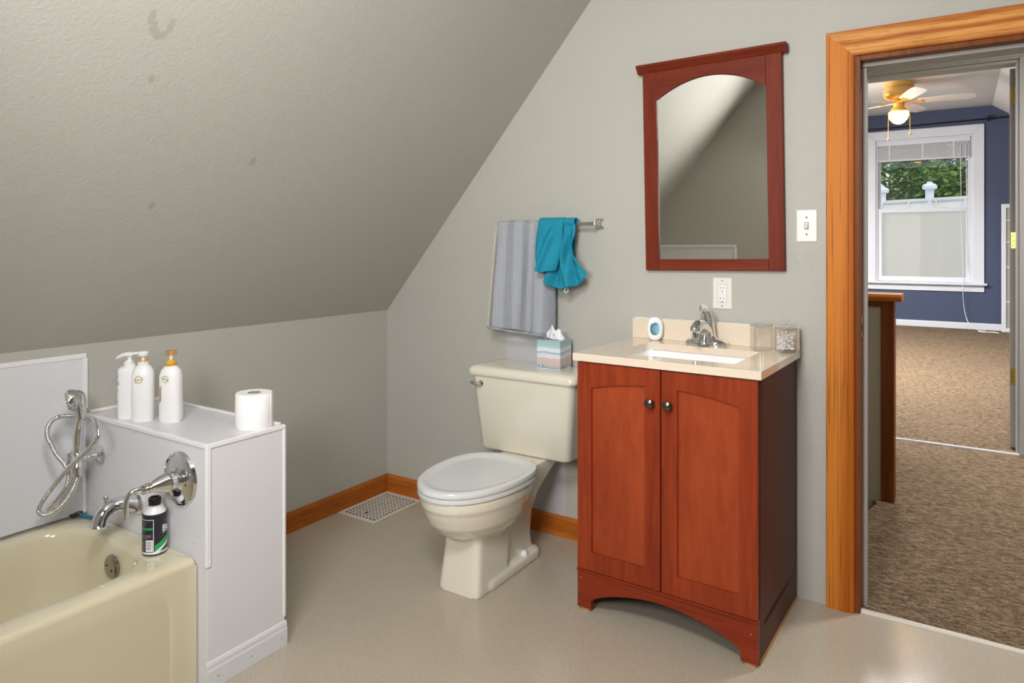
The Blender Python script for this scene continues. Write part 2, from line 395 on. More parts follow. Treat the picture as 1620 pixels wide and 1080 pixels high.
struct(M().box(XR, XR+.1, YR-.1, 0, -.05, ZC).build('wall_right', 'wall'), 'grey side wall right of the doorway', 'wall')
rp = [(-.1, -.05), (XT, -.05), (XT, ZC+.1), (XC, ZC+.1), (0, HK+.1), (-.1, HK+.1)]
struct(M().prism(rp, 'y', YT-.1, YT).build('wall_rear', 'wall', tri=True), 'grey gable wall at the foot of the tub, seen in the mirror', 'wall')
struct(M().box(XT-.1, XT, YR, YT-.1, -.05, ZC+.1).build('wall_recess', 'wall'), 'grey side wall of the recess behind the camera', 'wall')
struct(M().box(XT-.1, XR+.1, YR-.1, YR, -.05, ZC+.1).build('wall_entry', 'wall'), 'grey wall at the back of the recess behind the camera', 'wall')
# baseboards
def base_profile(d=.013, h=.088): return [(0, 0), (d, 0), (d, h-.012), (d*.55, h), (0, h)]
struct(M().prism([(x, z) for x, z in base_profile()], 'y', -1.19, 0).build('baseboard_left', 'oak_y', bevel=.001), 'honey oak baseboard along the knee wall', 'baseboard')
struct(M().prism([(-d, z) for d, z in base_profile()], 'x', .013, 1.36).build('baseboard_back', 'oak_x', bevel=.001), 'honey oak baseboard behind the toilet', 'baseboard')

# ============================================================ doorway of the bathroom
t = thing('trim_1', 'honey oak door casing and jambs of the bathroom doorway', 'door casing', (D0, 0, 0), kind='structure')
W_ = .088
def cas(y0=-.02): return [(0, 0), (0, -.016), (.003, -.019), (.068, -.019), (.072, -.016), (W_-.004, -.015), (W_, -.011), (W_, 0)]
# mitred casing legs (profile across width, outer edge at -W_)
def leg(m, side):
    prof = cas(); xs = -W_ if side < 0 else (D1-D0)+W_
    r0 = []; r1 = []
    for u, y in prof:
        x = xs+u if side < 0 else xs-u
        r0.append((x, y, 0)); r1.append((x, y, DH+W_-u))
    return m.loft([r0, r1])
leg(M(), -1).build('side_casing', 'oak', t, sharp=5); leg(M(), 1).build('side_casing', 'oak', t, sharp=5)
r0 = [(-W_+u, y, DH+W_-u) for u, y in cas()]; r1 = [((D1-D0)+W_-u, y, DH+W_-u) for u, y in cas()]
M().loft([r0, r1]).build('head_casing', 'oak_bare', t, sharp=5)
for x0 in (-.001, D1-D0-.018):
    M().box(x0, x0+.019, -.004, .055, 0, DH).build('jamb', 'oak_dark', t, .002)
    M().box(x0, x0+.019, .055, .135, 0, DH).build('jamb', 'worn_white', t, .002)
M().box(.018, D1-D0-.018, -.0035, .045, DH-.018, DH).build('head_jamb', 'oak_dark', t, .002)
M().box(.018, D1-D0-.018, .045, .1345, DH-.03, DH).build('head_jamb', 'worn_white', t, .002)
M().box(.018, .031, .058, .1, 0, DH-.03).build('door_stop', 'worn_white', t, .002)
sp_ = M().box(.0175, .0195, .018, .045, .94, 1.01).build('strike_plate', 'brass', t, .001)
M().box(.019, .0205, .026, .037, .962, .988).build('latch_hole', 'darkhole', sp_)
# threshold strip
struct(M().prism([(.006, 0), (.008, .004), (.014, .007), (.026, .007), (.034, .004), (.034, 0)], 'x', D0, D1).build('trim_2', 'register', bevel=.001), 'metal carpet strip across the bathroom threshold', 'threshold')

# ============================================================ hall beyond
hp_ = [(.8, .032), (3.7, .032), (3.7, 2.56), (.8, 2.56), (.8, 1.32), (2.06, 1.32), (2.13, 1.16), (2.09, .95), (2.09, .6), (.8, .6)]
hp_ = [(x, y) for x, y in hp_]
o = M().prism(hp_, 'z', -.2, .004).build('floor_hall', 'carpet', tri=True); struct(o, 'brown berber carpet of the hall landing', 'floor')
struct(M().box(.8, 2.13, .6, 1.2, -.5, -.2).build('floor_stair', 'carpet'), 'sunken carpeted stair beside the landing', 'floor')
struct(M().box(.7, .8, .115, 2.6, -.5, 2.7).build('wall_hall_left', 'tan_paint'), 'hall side wall by the stairs', 'wall')
struct(M().box(3.7, 3.8, .115, 2.6, -.5, 2.7).build('wall_hall_right', 'tan_paint'), 'hall side wall across from the stairs', 'wall')
struct(M().box(.7, 3.8, .115, 2.6, 2.62, 2.72).build('ceiling_hall', 'grey_trim'), 'grey hall ceiling', 'ceiling')
B0, B1, BH, BY = 1.86, 2.768, 2.375, 2.5
bp = [(.7, -.1), (B0, -.1), (B0, BH), (B1, BH), (B1, -.1), (3.8, -.1), (3.8, 2.7), (.7, 2.7)]
struct(M().prism(bp, 'y', BY, BY+.12).build('wall_bedroom_near', 'grey_trim', tri=True), 'grey painted wall around the bedroom doorway', 'wall')
t = thing('trim_3', 'grey painted casing of the bedroom doorway', 'door casing', (B0, BY, 0), kind='structure')
bw = B1-B0
M().prism([(-.1, 0), (0, 0), (0, BH), (-.1, BH+.1)], 'y', -.02, 0).build('side_casing', 'grey_trim', t, .004)
M().prism([(bw, 0), (bw+.1, 0), (bw+.1, BH+.1), (bw, BH)], 'y', -.02, 0).build('side_casing', 'worn_white', t, .004)
hc_ = M().prism([(-.1, BH+.1), (0, BH), (bw, BH), (bw+.1, BH+.1)], 'y', -.02, 0).build('head_casing', 'grey_trim', t, .004)
M().box(-.02, bw+.02, -.028, -.018, BH+.012, BH+.024).build('moulding', 'grey_trim', hc_, .003)
M().box(0, bw, 0, .12, BH-.02, BH).build('head_jamb', 'grey_trim', t, .002)
M().box(bw-.012, bw, -.001, .1, 0, BH-.02).build('jamb', 'worn_white', t, .002)
struct(M().box(B0, B1, 2.462, 2.478, 0, .014).build('trim_4', 'bright_trim', bevel=.002), 'pale strip where hall and bedroom carpet meet', 'threshold')
# half wall with newel
t = thing('half_wall', 'tan half wall with oak cap and dark newel post by the stairs', 'half wall', (2.19, 1.2, 0))
M().box(-1.38, -.045, 0, .09, -.2, .985).build('wall_body', 'tan_paint', t)
M().box(-1.38, -.045, -.012, .005, .955, .987).build('cap_moulding', 'oak_dark', t, .003)
M().box(-.045, .012, -.008, .098, .004, .987).build('newel_post', 'oak_dark', t, .004)
M().prism([(-.03, .985), (.125, .985), (.132, .997), (.132, 1.008), (.122, 1.02), (-.028, 1.02), (-.036, 1.008), (-.036, .997)], 'x', -1.38, .045).build('cap', 'oak_x', t, .003)

# ============================================================ bedroom
YW = 7.4; FZ = .245; ZB = 2.93; XS = 2.80
bf = [(2.555, -.02), (2.62, 0.006), (YW+.1, FZ+.005), (YW+.1, -.1), (2.555, -.1)]
struct(M().prism(bf, 'x', .2, 4.1).build('floor_bedroom', 'carpet'), 'brown berber carpet of the bedroom', 'floor')
wz0, wz1, wx0, wx1 = .80, 2.715, 1.452, 2.721     # outer edge of the casing
cw = .115
ox0, ox1, oz0, oz1 = wx0+cw, wx1-cw, wz0-.02, wz1-cw
m = M().box(.1, ox0, YW, YW+.12, 0, 3.0).box(ox1, 4.2, YW, YW+.12, 0, 3.0).box(ox0, ox1, YW, YW+.12, 0, oz0).box(ox0, ox1, YW, YW+.12, oz1, 3.0)
struct(m.build('wall_bedroom_far', 'blue_paint'), 'slate blue bedroom wall around the window', 'wall')
struct(M().box(.1, .2, 2.62, YW, -.1, 3.0).build('wall_bedroom_left', 'blue_paint'), 'slate blue bedroom side wall', 'wall')
struct(M().box(4.1, 4.2, 2.62, YW, -.1, 3.0).build('wall_bedroom_right', 'blue_paint'), 'slate blue bedroom side wall behind the open door', 'wall')
struct(M().box(.1, XS, 2.6, YW+.12, ZB, ZB+.1).build('ceiling_bedroom', 'ceil_white'), 'white bedroom ceiling around the fan', 'ceiling')
struct(M().prism([(XS, ZB), (4.2, ZB-1.0), (4.2, ZB+.1), (XS, ZB+.1)], 'y', 2.6, YW+.12).build('ceiling_bedroom_slope', 'ceil_white'), 'white sloped part of the bedroom ceiling', 'ceiling')
struct(M().prism([(YW, FZ), (YW-.014, FZ), (YW-.014, FZ+.065), (YW-.006, FZ+.075), (YW, FZ+.075)], 'x', .2, 4.1).build('baseboard_far', 'bright_trim'), 'white baseboard under the bedroom window', 'baseboard')
# window
t = thing('window_1', 'white double-hung bedroom window over the treetops and roof', 'window', (wx0, YW, 0), kind='structure')
ww = wx1-wx0
M().prism([(0, wz0), (cw, wz0), (cw, wz1-cw), (0, wz1)], 'y', -.022, 0).build('side_casing', 'bright_trim', t, .004)
M().prism([(ww-cw, wz0), (ww, wz0), (ww, wz1), (ww-cw, wz1-cw)], 'y', -.022, 0).build('side_casing', 'bright_trim', t, .004)
M().prism([(0, wz1), (cw, wz1-cw), (ww-cw, wz1-cw), (ww, wz1)], 'y', -.022, 0).build('head_casing', 'bright_trim', t, .004)
M().box(-.03, ww+.03, -.06, .06, wz0-.026, wz0).build('sill', 'bright_trim', t, .006)
M().box(0, ww, -.018, 0, wz0-.105, wz0-.026).build('apron', 'bright_trim', t, .004)
for x in (cw, ww-cw-.02): M().box(x, x+.02, 0, .12, wz0, wz1-cw).build('jamb', 'bright_trim', t, .002)
M().box(cw+.02, ww-cw-.02, .0005, .12, wz1-cw-.02, wz1-cw).build('head_jamb', 'bright_trim', t, .002)
mid = 1.70
def sash(y0, z0, z1, st, rb, rt_, nm, pane):
    x0, x1 = cw+.02, ww-cw-.02
    for a_, b_ in ((x0, x0+st), (x1-st, x1)): M().box(a_, b_, y0, y0+.035, z0, z1).build('sash_stile', 'bright_trim', t, .003)
    M().box(x0+st, x1-st, y0, y0+.035, z0, z0+rb).build('sash_rail', 'bright_trim', t, .003)
    M().box(x0+st, x1-st, y0, y0+.035, z1-rt_, z1).build('sash_rail', 'bright_trim', t, .003)
    M().box(x0+st, x1-st, y0+.014, y0+.018, z0+rb, z1-rt_).build(nm, pane, t)
sash(.062, mid-.02, wz1-cw-.02, .03, .03, .05, 'glass_pane', 'glass')
sash(.022, wz0+.005, mid+.025, .048, .06, .05, 'glass_pane', 'glass')
M().box(cw+.02, ww-cw-.02, .102, .106, wz0, mid).build('insect_screen', 'screen', t)
for x in (.42, ww-.42): M().box(x-.05, x+.05, .012, .03, mid+.025, mid+.04).build('sash_lock', 'trim_white', t, .003)
# blind
t = thing('window_blind', 'raised white slatted blind bunched under the window head', 'blind', (wx0, YW, 0))
bx0, bx1 = cw+.024, ww-cw-.024
M().box(bx0, bx1, -.018, .018, 2.525, wz1-cw-.022).build('headrail', 'bright_trim', t, .003)
for i in range(13):
    z = 2.515-i*.0135
    M().prism([(-.022, z-.0125), (-.004, z-.003), (.016, z+.001), (.016, z+.004), (-.004, z+.002), (-.022, z-.006)], 'x', bx0+.002, bx1-.002).build('slat', 'blind', t)
M().box(bx0, bx1, -.02, .018, 2.325, 2.342).build('bottom_rail', 'blind', t, .003)
for x in (bx0+.13, (bx0+bx1)/2, bx1-.17): M().box(x-.008, x+.008, -.0215, -.02, 2.33, 2.53).build('ladder_tape', 'bright_trim', t)
pts = spline([(bx1-.10, -.03, 2.5), (bx1-.095, -.035, 1.9), (bx1-.085, -.035, 1.3), (bx1-.07, -.075, .86), (bx1-.075, -.068, .7), (bx1-.06, -.05, .48), (bx1-.02, -.1, .33), (bx1+.05, -.16, .262), (bx1+.15, -.2, .256)], 6)
M().tube(pts, .0035, 6).build('pull_cord', 'bright_trim', t)
M().tube(spline([(bx1-.045, -.03, 2.48), (bx1-.035, -.03, 1.7), (bx1-.03, -.034, .95)], 5), .004, 6).build('pull_cord', 'bright_trim', t)
tag(M().tube(spline([(2.66, 7.16, .247), (2.72, 7.12, .245), (2.79, 7.15, .246), (2.85, 7.11, .244)], 6), .007, 7).build('white_cable', 'trim_white'), 'short white cable lying on the bedroom carpet under the window', 'cable')
# curtain rod
t = thing('curtain_rod', 'thin black curtain rod above the bedroom window', 'curtain rod', (1.2, YW, 2.745))
M().tube([(-.6, -.06, -.02), (1.9, -.06, .025)], .009, 8).build('rod', 'black_metal', t)
for x in (-.2, 1.56): M().box(x-.008, x+.008, -.066, 0, -.03+x*.018, .03+x*.018).build('bracket', 'black_metal', t, .002)
# leaning framed panel by the window
t = thing('leaning_frame', 'tall white framed panel standing at the blue wall beside the bedroom door', 'frame', (2.885, YW-.1, .241))
fo = [(0, 0), (.5, 0), (.5, 1.5), (0, 1.5)]; fi = [(.045, .045), (.455, .045), (.455, 1.455), (.045, 1.455)]
M().frame(fo, fi, 'y', -.02, .02).build('frame', 'bright_trim', t, .004)
M().box(.045, .455, -.004, .008, .045, 1.455).build('panel', 'worn_white', t)
for z in (.35, .75, 1.05, 1.3): M().box(.045, .455, -.009, -.004, z, z+.015).build('shelf_line', 'bright_trim', t)
# bedroom door seen along its edge
t = thing('door_1', 'white bedroom door standing open, its hinge edge towards the hall', 'door', (2.728, 2.625, .012), rz=-.14, kind='structure')
M().box(0, .036, 0, .76, 0, BH-.04).build('leaf', 'worn_white', t, .002)
for z, mt, kind in ((2.12, 'yellow_metal', 0), (1.225, 'brass', 1), (.385, 'brass', 1)):
    h = M().box(.006, .034, -.003, .001, z, z+.1).build('hinge', mt, t, .001)
    for dz in (.018, .05, .082): M().lathe([(.0035, 0), (.0035, -.0015), (0, -.002)], (.018+(.004 if dz == .05 else -.003), -.003, z+dz), 'y', 8).build('screw', 'pewter', h)
    M().lathe([(.005, 0), (.005, .1)], (.037, -.004, z), 'z', 8).build('hinge_pin', mt, h)
# ceiling fan
t = thing('ceiling_fan', 'flush ceiling fan with cream housing, white blades and glowing globe', 'ceiling fan', (1.945, 5.5, ZB))
M().lathe([(.135, 0), (.138, -.02), (.132, -.07), (.14, -.085), (.145, -.12), (.13, -.15), (.1, -.17), (.06, -.175)], n=32).build('motor_housing', 'fanbody', t)
M().lathe([(.139, -.045), (.1395, -.048), (.1395, -.056), (.139, -.058)], n=32).build('vent_band', 'tanprint', t)
M().lathe([(.05, -.17), (.052, -.25), (.075, -.275), (.08, -.3), (.078, -.302)], n=24).build('light_fitter', 'fanbody', t)
M().lathe([(.088, -.30), (.094, -.31), (.094, -.33), (.08, -.375), (.05, -.41), (.018, -.424), (0, -.425)], n=28).build('glass_globe', 'globe', t)
for i in range(5):
    A = math.radians(2+72*i)
    R_ = Matrix.Rotation(A, 4, 'Z')
    pitch = Matrix.Translation((0, 0, -.2)) @ Matrix.Rotation(math.radians(-13), 4, 'X')
    bl = []
    out = [(.17, .05), (.3, .062), (.5, .07), (.62, .066), (.66, .045), (.67, 0)]
    out = out+[(x, -y) for x, y in reversed(out[:-1])]
    b_ = M().prism(out, 'z', -.003, .003).xf(R_ @ pitch).build('blade', 'blade', t, .001)
    M().prism([(.05, .016), (.14, .014), (.2, .034), (.24, .03), (.2, .012), (.23, 0), (.2, -.012), (.24, -.03), (.2, -.034), (.14, -.014), (.05, -.016)], 'z', -.009, -.003).xf(R_ @ pitch).build('blade_iron', 'gold', b_, .001)
for x, dz in ((-.075, .56), (.085, .52)):
    c_ = M().tube([(x*.85, -.02, -.285), (x*1.2, -.035, -.34), (x*1.22, -.035, -dz)], .003, 6).build('pull_chain', 'gold', t)
    M().lathe([(0, .0), (.009, -.006), (.014, -.018), (.009, -.03), (0, -.036)], (x*1.22, -.035, -dz), n=10).build('chain_bead', 'tanprint', c_)

# ============================================================ outside the bedroom window
RZ = 2.10
t = thing('neighbour_roof', 'grey standing-seam metal roof outside the bedroom window', 'roof', (2, 13, 0))
def roofpt(x, d): return (x, -d, RZ+.03*x-d*.43)
M().add([roofpt(-7, 0), roofpt(7, 0), roofpt(7, 4.9), roofpt(-7, 4.9)]+[(p[0], p[1], p[2]-.1) for p in (roofpt(-7, 0), roofpt(7, 0), roofpt(7, 4.9), roofpt(-7, 4.9))], [(0, 1, 2, 3), (7, 6, 5, 4), (0, 4, 5, 1), (1, 5, 6, 2), (2, 6, 7, 3), (3, 7, 4, 0)]).build('deck', 'roof', t)
for i in range(-13, 14):
    x = i*.46+.1
    a_, b_ = roofpt(x, .05), roofpt(x, 4.9)
    M().add([(a_[0]-.02, a_[1], a_[2]), (a_[0]+.02, a_[1], a_[2]), (b_[0]+.02, b_[1], b_[2]), (b_[0]-.02, b_[1], b_[2]), (a_[0]-.012, a_[1], a_[2]+.045), (a_[0]+.012, a_[1], a_[2]+.045), (b_[0]+.012, b_[1], b_[2]+.045), (b_[0]-.012, b_[1], b_[2]+.045)], [(4, 5, 6, 7), (0, 4, 7, 3), (1, 2, 6, 5), (0, 1, 5, 4), (3, 7, 6, 2)]).build('seam', 'roof', t)
M().tube([(-7, 0, RZ-.21+.02), (7, 0, RZ+.21+.02)], .055, 8).build('ridge_cap', 'roof', t)
M().add([(-7, .05, RZ-.3), (7, .05, RZ+.1), (7, 5, RZ-2.0), (-7, 5, RZ-2.2), (-7, .05, RZ-.4), (7, .05, RZ), (7, 5, RZ-2.1), (-7, 5, RZ-2.3)], [(0, 1, 2, 3), (4, 5, 6, 7), (0, 1, 5, 4), (1, 2, 6, 5), (2, 3, 7, 6), (3, 0, 4, 7)]).build('rear_deck', 'roof', t)
for (x, y, z0, z1, lab) in ((1.99, 13.02, 2.1, 2.48, 'white capped vent pipe on the ridge near the middle of the window'), (1.17, 13.02, 2.02, 2.44, 'white capped vent pipe on the ridge at the left edge of the window')):
    v_ = thing('vent_pipe', lab, 'vent pipe', (x, y, z0), group='vent pipes on the neighbouring roof')
    h = z1-z0
    M().lathe([(.075, -.1), (.075, h-.14)], n=16).build('pipe', 'bright_trim', v_)
    M().lathe([(.075, h-.15), (.125, h-.13), (.13, h-.07), (.09, h-.03), (.05, h-.025), (.05, h+.01), (0, h+.02)], n=16).build('cap', 'bright_trim', v_)
v_ = thing('vent_pipe', 'short stubby white pipe low on the metal roof at the window left edge', 'vent pipe', (1.3, 11.9, 1.62), group='vent pipes on the neighbouring roof')
M().lathe([(.09, -.1), (.09, .25), (.1, .26), (.1, .30), (0, .31)], n=16).build('pipe', 'bright_trim', v_)
struct(M().box(-40, 45, 8, 60, -4.2, -4).build('ground', 'grass'), 'grass far below the bedroom window', 'ground')
def tree(x, y, h, rad, lab, n):
    t = thing('leafy_tree', lab, 'tree', (x, y, -4), group='trees beyond the metal roof')
    M().tube(spline([(0, 0, 0), (.1, 0, 3), (-.05, .1, h*.6), (0, 0, h*.85)], 4), [.35-.014*i for i in range(13)], 8).build('trunk', 'bark', t)
    m = M(); cl = []
    for i in range(110):
        while True:
            p = Vector((random.uniform(-1, 1), random.uniform(-1, 1), random.uniform(-1, 1)))
            if p.length < 1: break
        p = p.normalized()*p.length**.5
        cl.append(Vector((p.x*rad, p.y*rad, h*.62+p.z*h*.38)))
    for i in range(n):
        c_ = random.choice(cl); q = Vector((random.gauss(0, .42), random.gauss(0, .42), random.gauss(0, .26)))
        p = c_+q; s_ = random.uniform(.055, .105)
        u = Vector((random.gauss(0, 1), random.gauss(0, 1), random.gauss(0, .5))).normalized(); w2 = u.cross(Vector((random.gauss(0, .6), random.gauss(0, .6), 1))).normalized()
        m.add([p-u*s_, p+w2*s_*.55, p+u*s_, p-w2*s_*.55], [(0, 1, 2, 3)])
    o = m.build('foliage', 'leaf', t); o['kind'] = 'stuff'
tree(1.5, 19, 10.5, 2.9, 'leafy green tree seen behind the middle vent pipe', 95000)
tree(-3.6, 27.5, 12.0, 2.6, 'leafy green tree seen in the left of the bedroom window', 30000)
tree(6.6, 27.5, 12.0, 2.6, 'leafy green tree seen in the right of the bedroom window', 30000)
tree(1.8, 37, 16.0, 4.0, 'tall leafy tree far back, filling gaps between the nearer crowns', 45000)

# ============================================================ tub, its end wall and surround
YB, YC, XB, HX = -1.458, -1.19, .683, .691
t = thing('tub_end_wall', 'white panelled box wall at the faucet end of the tub', 'half wall', (0, YB, 0))
dp = YC-YB
M().box(0, XB, 0, dp, 0, HX-.006).build('body', 'panel', t, .002)
M().box(.004, XB-.004, .004, dp-.004, HX-.006, HX).build('top_panel', 'laminate', t)
M().box(.01, XB-.008, -.004, .010, HX-.010, HX+.003).build('edge_trim', 'trim_white', t, .002)
M().box(XB-.010, XB+.004, .010, dp, HX-.010, HX+.003).build('edge_trim', 'trim_white', t, .002)
M().box(XB-.010, XB+.004, -.004, .012, .345, HX+.003).build('corner_trim', 'trim_white', t, .003)
M().box(XB-.006, XB+.003, dp-.008, dp+.003, .09, HX+.002).build('corner_trim', 'trim_white', t, .003)
M().box(0, .012, .012, dp, HX, HX+.012).build('wall_bead', 'ivory', t, .004)
M().box(.012, XB-.02, dp-.012, dp+.002, HX, HX+.006).build('edge_trim', 'trim_white', t, .002)
b_ = M().prism([(XB, 0), (XB+.008, 0), (XB+.008, .052), (XB+.006, .058), (XB+.006, .068), (XB+.003, .076), (XB, .078)], 'y', -.004, dp+.004).build('base_moulding', 'panel', t, .001)
for y in (.03, .14, .25): M().lathe([(.0022, 0), (.0022, .0006)], (XB+.008, y, .03), 'x', 8).build('nail_head', 'midgrey', b_)
for x, z in ((.02, .665), (.62, .40), (.05, .40), (.3, .672)): M().lathe([(.002, 0), (.002, -.0006)], (x, 0, z), 'y', 8).build('nail_head', 'midgrey', t)
HP, HT = .894, .364
t = thing('surround_panel', 'white wall panel on the knee wall above the tub', 'panel', (.002, YB, HT))
M().box(0, .006, -1.15, .0, .001, HP-HT).build('sheet', 'panel', t)
M().box(0, .009, -1.15, .0, HP-HT-.014, HP-HT+.002).build('edge_trim', 'trim_white', t, .002)
M().box(0, .009, -.011, .003, HX-HT+.02, HP-HT-.014).build('edge_trim', 'trim_white', t, .002)
M().box(0, .016, -.016, -.006, .0, HX-HT-.015).build('corner_bead', 'trim_white', t, .003)
t = thing('surround_panel', 'white wall panel on the rear wall, seen only in the mirror', 'panel', (0, YT+.002, HT))
M().box(.016, 1.08, 0, .006, .001, .84).build('sheet', 'panel', t)
M().box(.016, 1.08, 0, .012, .825, .842).build('edge_trim', 'trim_white', t, .002)
M().box(1.065, 1.082, 0, .012, .001, .825).build('edge_trim', 'trim_white', t, .002)

t = thing('bathtub', 'bone coloured enamel bathtub along the knee wall', 'bathtub', (0, YB, 0))
TX, TL = .640, 1.145
n_ = 8
def rr(i, j, k2, l_, r, z): return ring(rrect(i, j, k2, l_, r, n_), z)
y0, y1 = -TL-.005, -.003
x0, x1 = .012, TX
rings = [rr(x0, x1-.004, y0, y1, .006, .02), rr(x0, x1-.004, y0, y1, .006, .33), rr(x0, x1, y0, y1, .012, .346), rr(x0+.002, x1-.003, y0+.002, y1-.001, .012, .357), rr(x0+.008, x1-.012, y0+.008, y1-.004, .012, HT),
         rr(.062, .566, y0+.08, -.062, .135, HT), rr(.070, .556, y0+.088, -.070, .13, HT-.005), rr(.076, .549, y0+.095, -.076, .125, HT-.018), rr(.088, .537, y0+.13, -.086, .12, .25), rr(.10, .525, y0+.18, -.10, .115, .14), rr(.13, .495, y0+.24, -.13, .10, .085), rr(.19, .43, y0+.32, -.2, .08, .07)]
M().loft(rings, False, True).build('shell', 'tub', t, sharp=60)
def ap(u, v):
    y = y1-u*(TL); z = .0+v*.347
    s1 = lambda q, a, b: max(0, min(1, (q-a)/(b-a)))
    sm = lambda q: q*q*(3-2*q)
    ins = sm(s1(-y, .075, .10))*sm(s1(TL+y, .08, .11))*sm(s1(z, .035, .06))*(1-sm(s1(z, .20, .325)))
    return (TX-.0012-.012*ins, y, z)
m = M().grid(ap, 90, 24); m.build('apron', 'tub', t, sharp=60)
# overflow plate on the end wall of the basin
ov = M().lathe([(.0, -.012), (.030, -.011), (.035, -.007), (.036, 0)], (.342, -.084, .297), 'y', 28).build('overflow_plate', 'chrome_dull', t)
for dx, dz in ((-.014, .004), (.012, -.006)): M().lathe([(.0035, 0), (.0035, -.001)], (.342+dx, -.096, .297+dz), 'y', 8).build('screw', 'pewter', ov)

# spout
t = thing('tub_spout', 'curved chrome tub spout with a diverter knob', 'tub spout', (.325, YB, .456))
M().lathe([(.033, 0), (.034, -.005), (.028, -.012), (.022, -.014)], (0, 0, 0), 'y', 24).build('flange', 'chrome', t)
sp = spline([(0, -.005, 0), (0, -.04, .012), (0, -.072, .015), (0, -.095, .008), (0, -.110, -.010), (0, -.115, -.034)], 5)
M().tube(sp, [.026-.0035*min(1, i/10) for i in range(len(sp)-3)]+[.0225, .024, .0265], 18).build('spout_body', 'chrome', t, sharp=50)
d_ = M().lathe([(.005, 0), (.0045, .014), (.0075, .017), (.0085, .024), (.006, .029), (0, .03)], (0, -.096, .024), 'z', 14).build('diverter_knob', 'chrome', t)
# valve
t = thing('shower_valve', 'round chrome valve plate with a hooked lever handle', 'valve', (.556, YB, .576))
M().lathe([(0, -.020), (.028, -.020), (.034, -.013), (.058, -.012), (.068, -.009), (.070, -.0115), (.076, -.009), (.080, 0)], (0, 0, 0), 'y', 40).build('escutcheon', 'chrome', t)
M().lathe([(.026, -.012), (.027, -.03), (.023, -.042), (.024, -.048), (.020, -.052)], (0, 0, 0), 'y', 28).build('collar', 'chrome', t)
M().lathe([(.0135, 0), (.0135, -.001)], (.004, -.0205, -.019), 'y', 12, 1, .6).build('blue_reflection', 'bluelogo', t)  # blue reflection in the chrome, painted on as a flat oval
h_ = M().lathe([(.028, -.040), (.030, -.046), (.019, -.075), (.012, -.090), (.015, -.094), (.012, -.098), (.015, -.103), (.012, -.108), (.014, -.113), (.009, -.118)], (0, 0, 0), 'y', 26).build('handle_hub', 'chrome', t)
lv = spline([(0, -.114, 0), (-.006, -.128, .002), (-.012, -.142, -.006), (-.014, -.150, -.024), (-.014, -.152, -.05), (-.014, -.152, -.072)], 5)
M().tube(lv, [.0075]*len(lv), 12).build('lever', 'chrome', h_)
# hand shower
t = thing('hand_shower', 'chrome hand shower on a wall holder with a looped ribbed hose', 'hand shower', (.10, YB, .572))
M().lathe([(.030, 0), (.031, -.005), (.020, -.012), (.011, -.015), (.011, -.028), (.013, -.030), (.013, -.034), (.010, -.036), (.010, -.045), (.013, -.048), (.014, -.062), (.015, -.085), (.011, -.09)], (0, 0, 0), 'y', 22).build('wall_elbow', 'chrome', t)
M().tube(spline([(.052, -.098, -.012), (.044, -.092, .004), (.030, -.085, .020), (.024, -.083, .045)], 4), [.016]*13, 14).build('cradle', 'chrome', t)
M().box(.006, .014, -.108, -.096, -.02, .035).build('cradle_clip', 'chrome', t, .003)
M().tube([(.062, -.100, -.035), (.058, -.099, -.005)], [.013, .016], 14).build('diverter_body', 'chrome', t)
hd = spline([(.026, -.084, .018), (.030, -.084, .045), (.036, -.085, .085), (.046, -.086, .118), (.052, -.086, .145), (.046, -.086, .172), (.034, -.085, .2), (.022, -.084, .226)], 4)
rad = [.0115, .012, .0125, .0135, .0145, .015, .0155, .016, .016, .0155, .015, .0145, .014, .0125, .012, .0118, .0115, .012, .013, .0145, .016, .018, .0195, .0205, .0215, .021, .019, .015, .007]
hb_ = M().tube(hd, [(rad[min(i, 28)], rad[min(i, 28)]*(.85 if i < 18 else .8)) for i in range(len(hd))], 16).build('handle', 'chrome', t)
fm = Matrix.Translation((.030, -.090, .200)) @ Vector((-.50, -.84, -.22)).to_track_quat('Z', 'Y').to_matrix().to_4x4()
hm = M().lathe([(0, -.012), (.018, -.012), (.032, -.004), (.037, .008), (.037, .014), (.033, .018), (0, .018)], (0, 0, 0), 'z', 26).xf(fm).build('spray_head', 'chrome', t)
for r_, k_ in ((.008, 5), (.017, 10), (.026, 15)):
    m = M()
    for i in range(k_):
        a_ = 2*PI*i/k_; m.lathe([(.003, .017), (.0022, .0235), (0, .0238)], (r_*math.cos(a_), r_*math.sin(a_), 0), 'z', 7)
    m.xf(fm).build('nozzle_ring', 'nickel', hm)
HOSE = [(0.160, -1.557, 0.535), (0.156, -1.562, 0.515), (0.148, -1.576, 0.479), (0.126, -1.6, 0.44), (0.101, -1.625, 0.426), (0.087, -1.635, 0.44), (0.099, -1.628, 0.471), (0.118, -1.612, 0.508), (0.140, -1.598, 0.54), (0.180, -1.59, 0.578), (0.245, -1.582, 0.624), (0.294, -1.575, 0.662), (0.309, -1.567, 0.691), (0.280, -1.558, 0.712), (0.205, -1.530, 0.712), (0.147, -1.518, 0.707), (0.110, -1.545, 0.716), (0.108, -1.59, 0.722), (0.107, -1.615, 0.704), (0.106, -1.62, 0.673), (0.113, -1.613, 0.645), (0.123, -1.600, 0.609), (0.132, -1.58, 0.573), (0.136, -1.572, 0.539), (0.131, -1.576, 0.506), (0.110, -1.59, 0.469), (0.085, -1.605, 0.435), (0.072, -1.6, 0.420), (0.083, -1.578, 0.44), (0.101, -1.561, 0.478), (0.118, -1.551, 0.522), (0.126, -1.546, 0.56)]
hp = spline([(x-.10, y-YB, z-.572) for x, y, z in HOSE], 5)
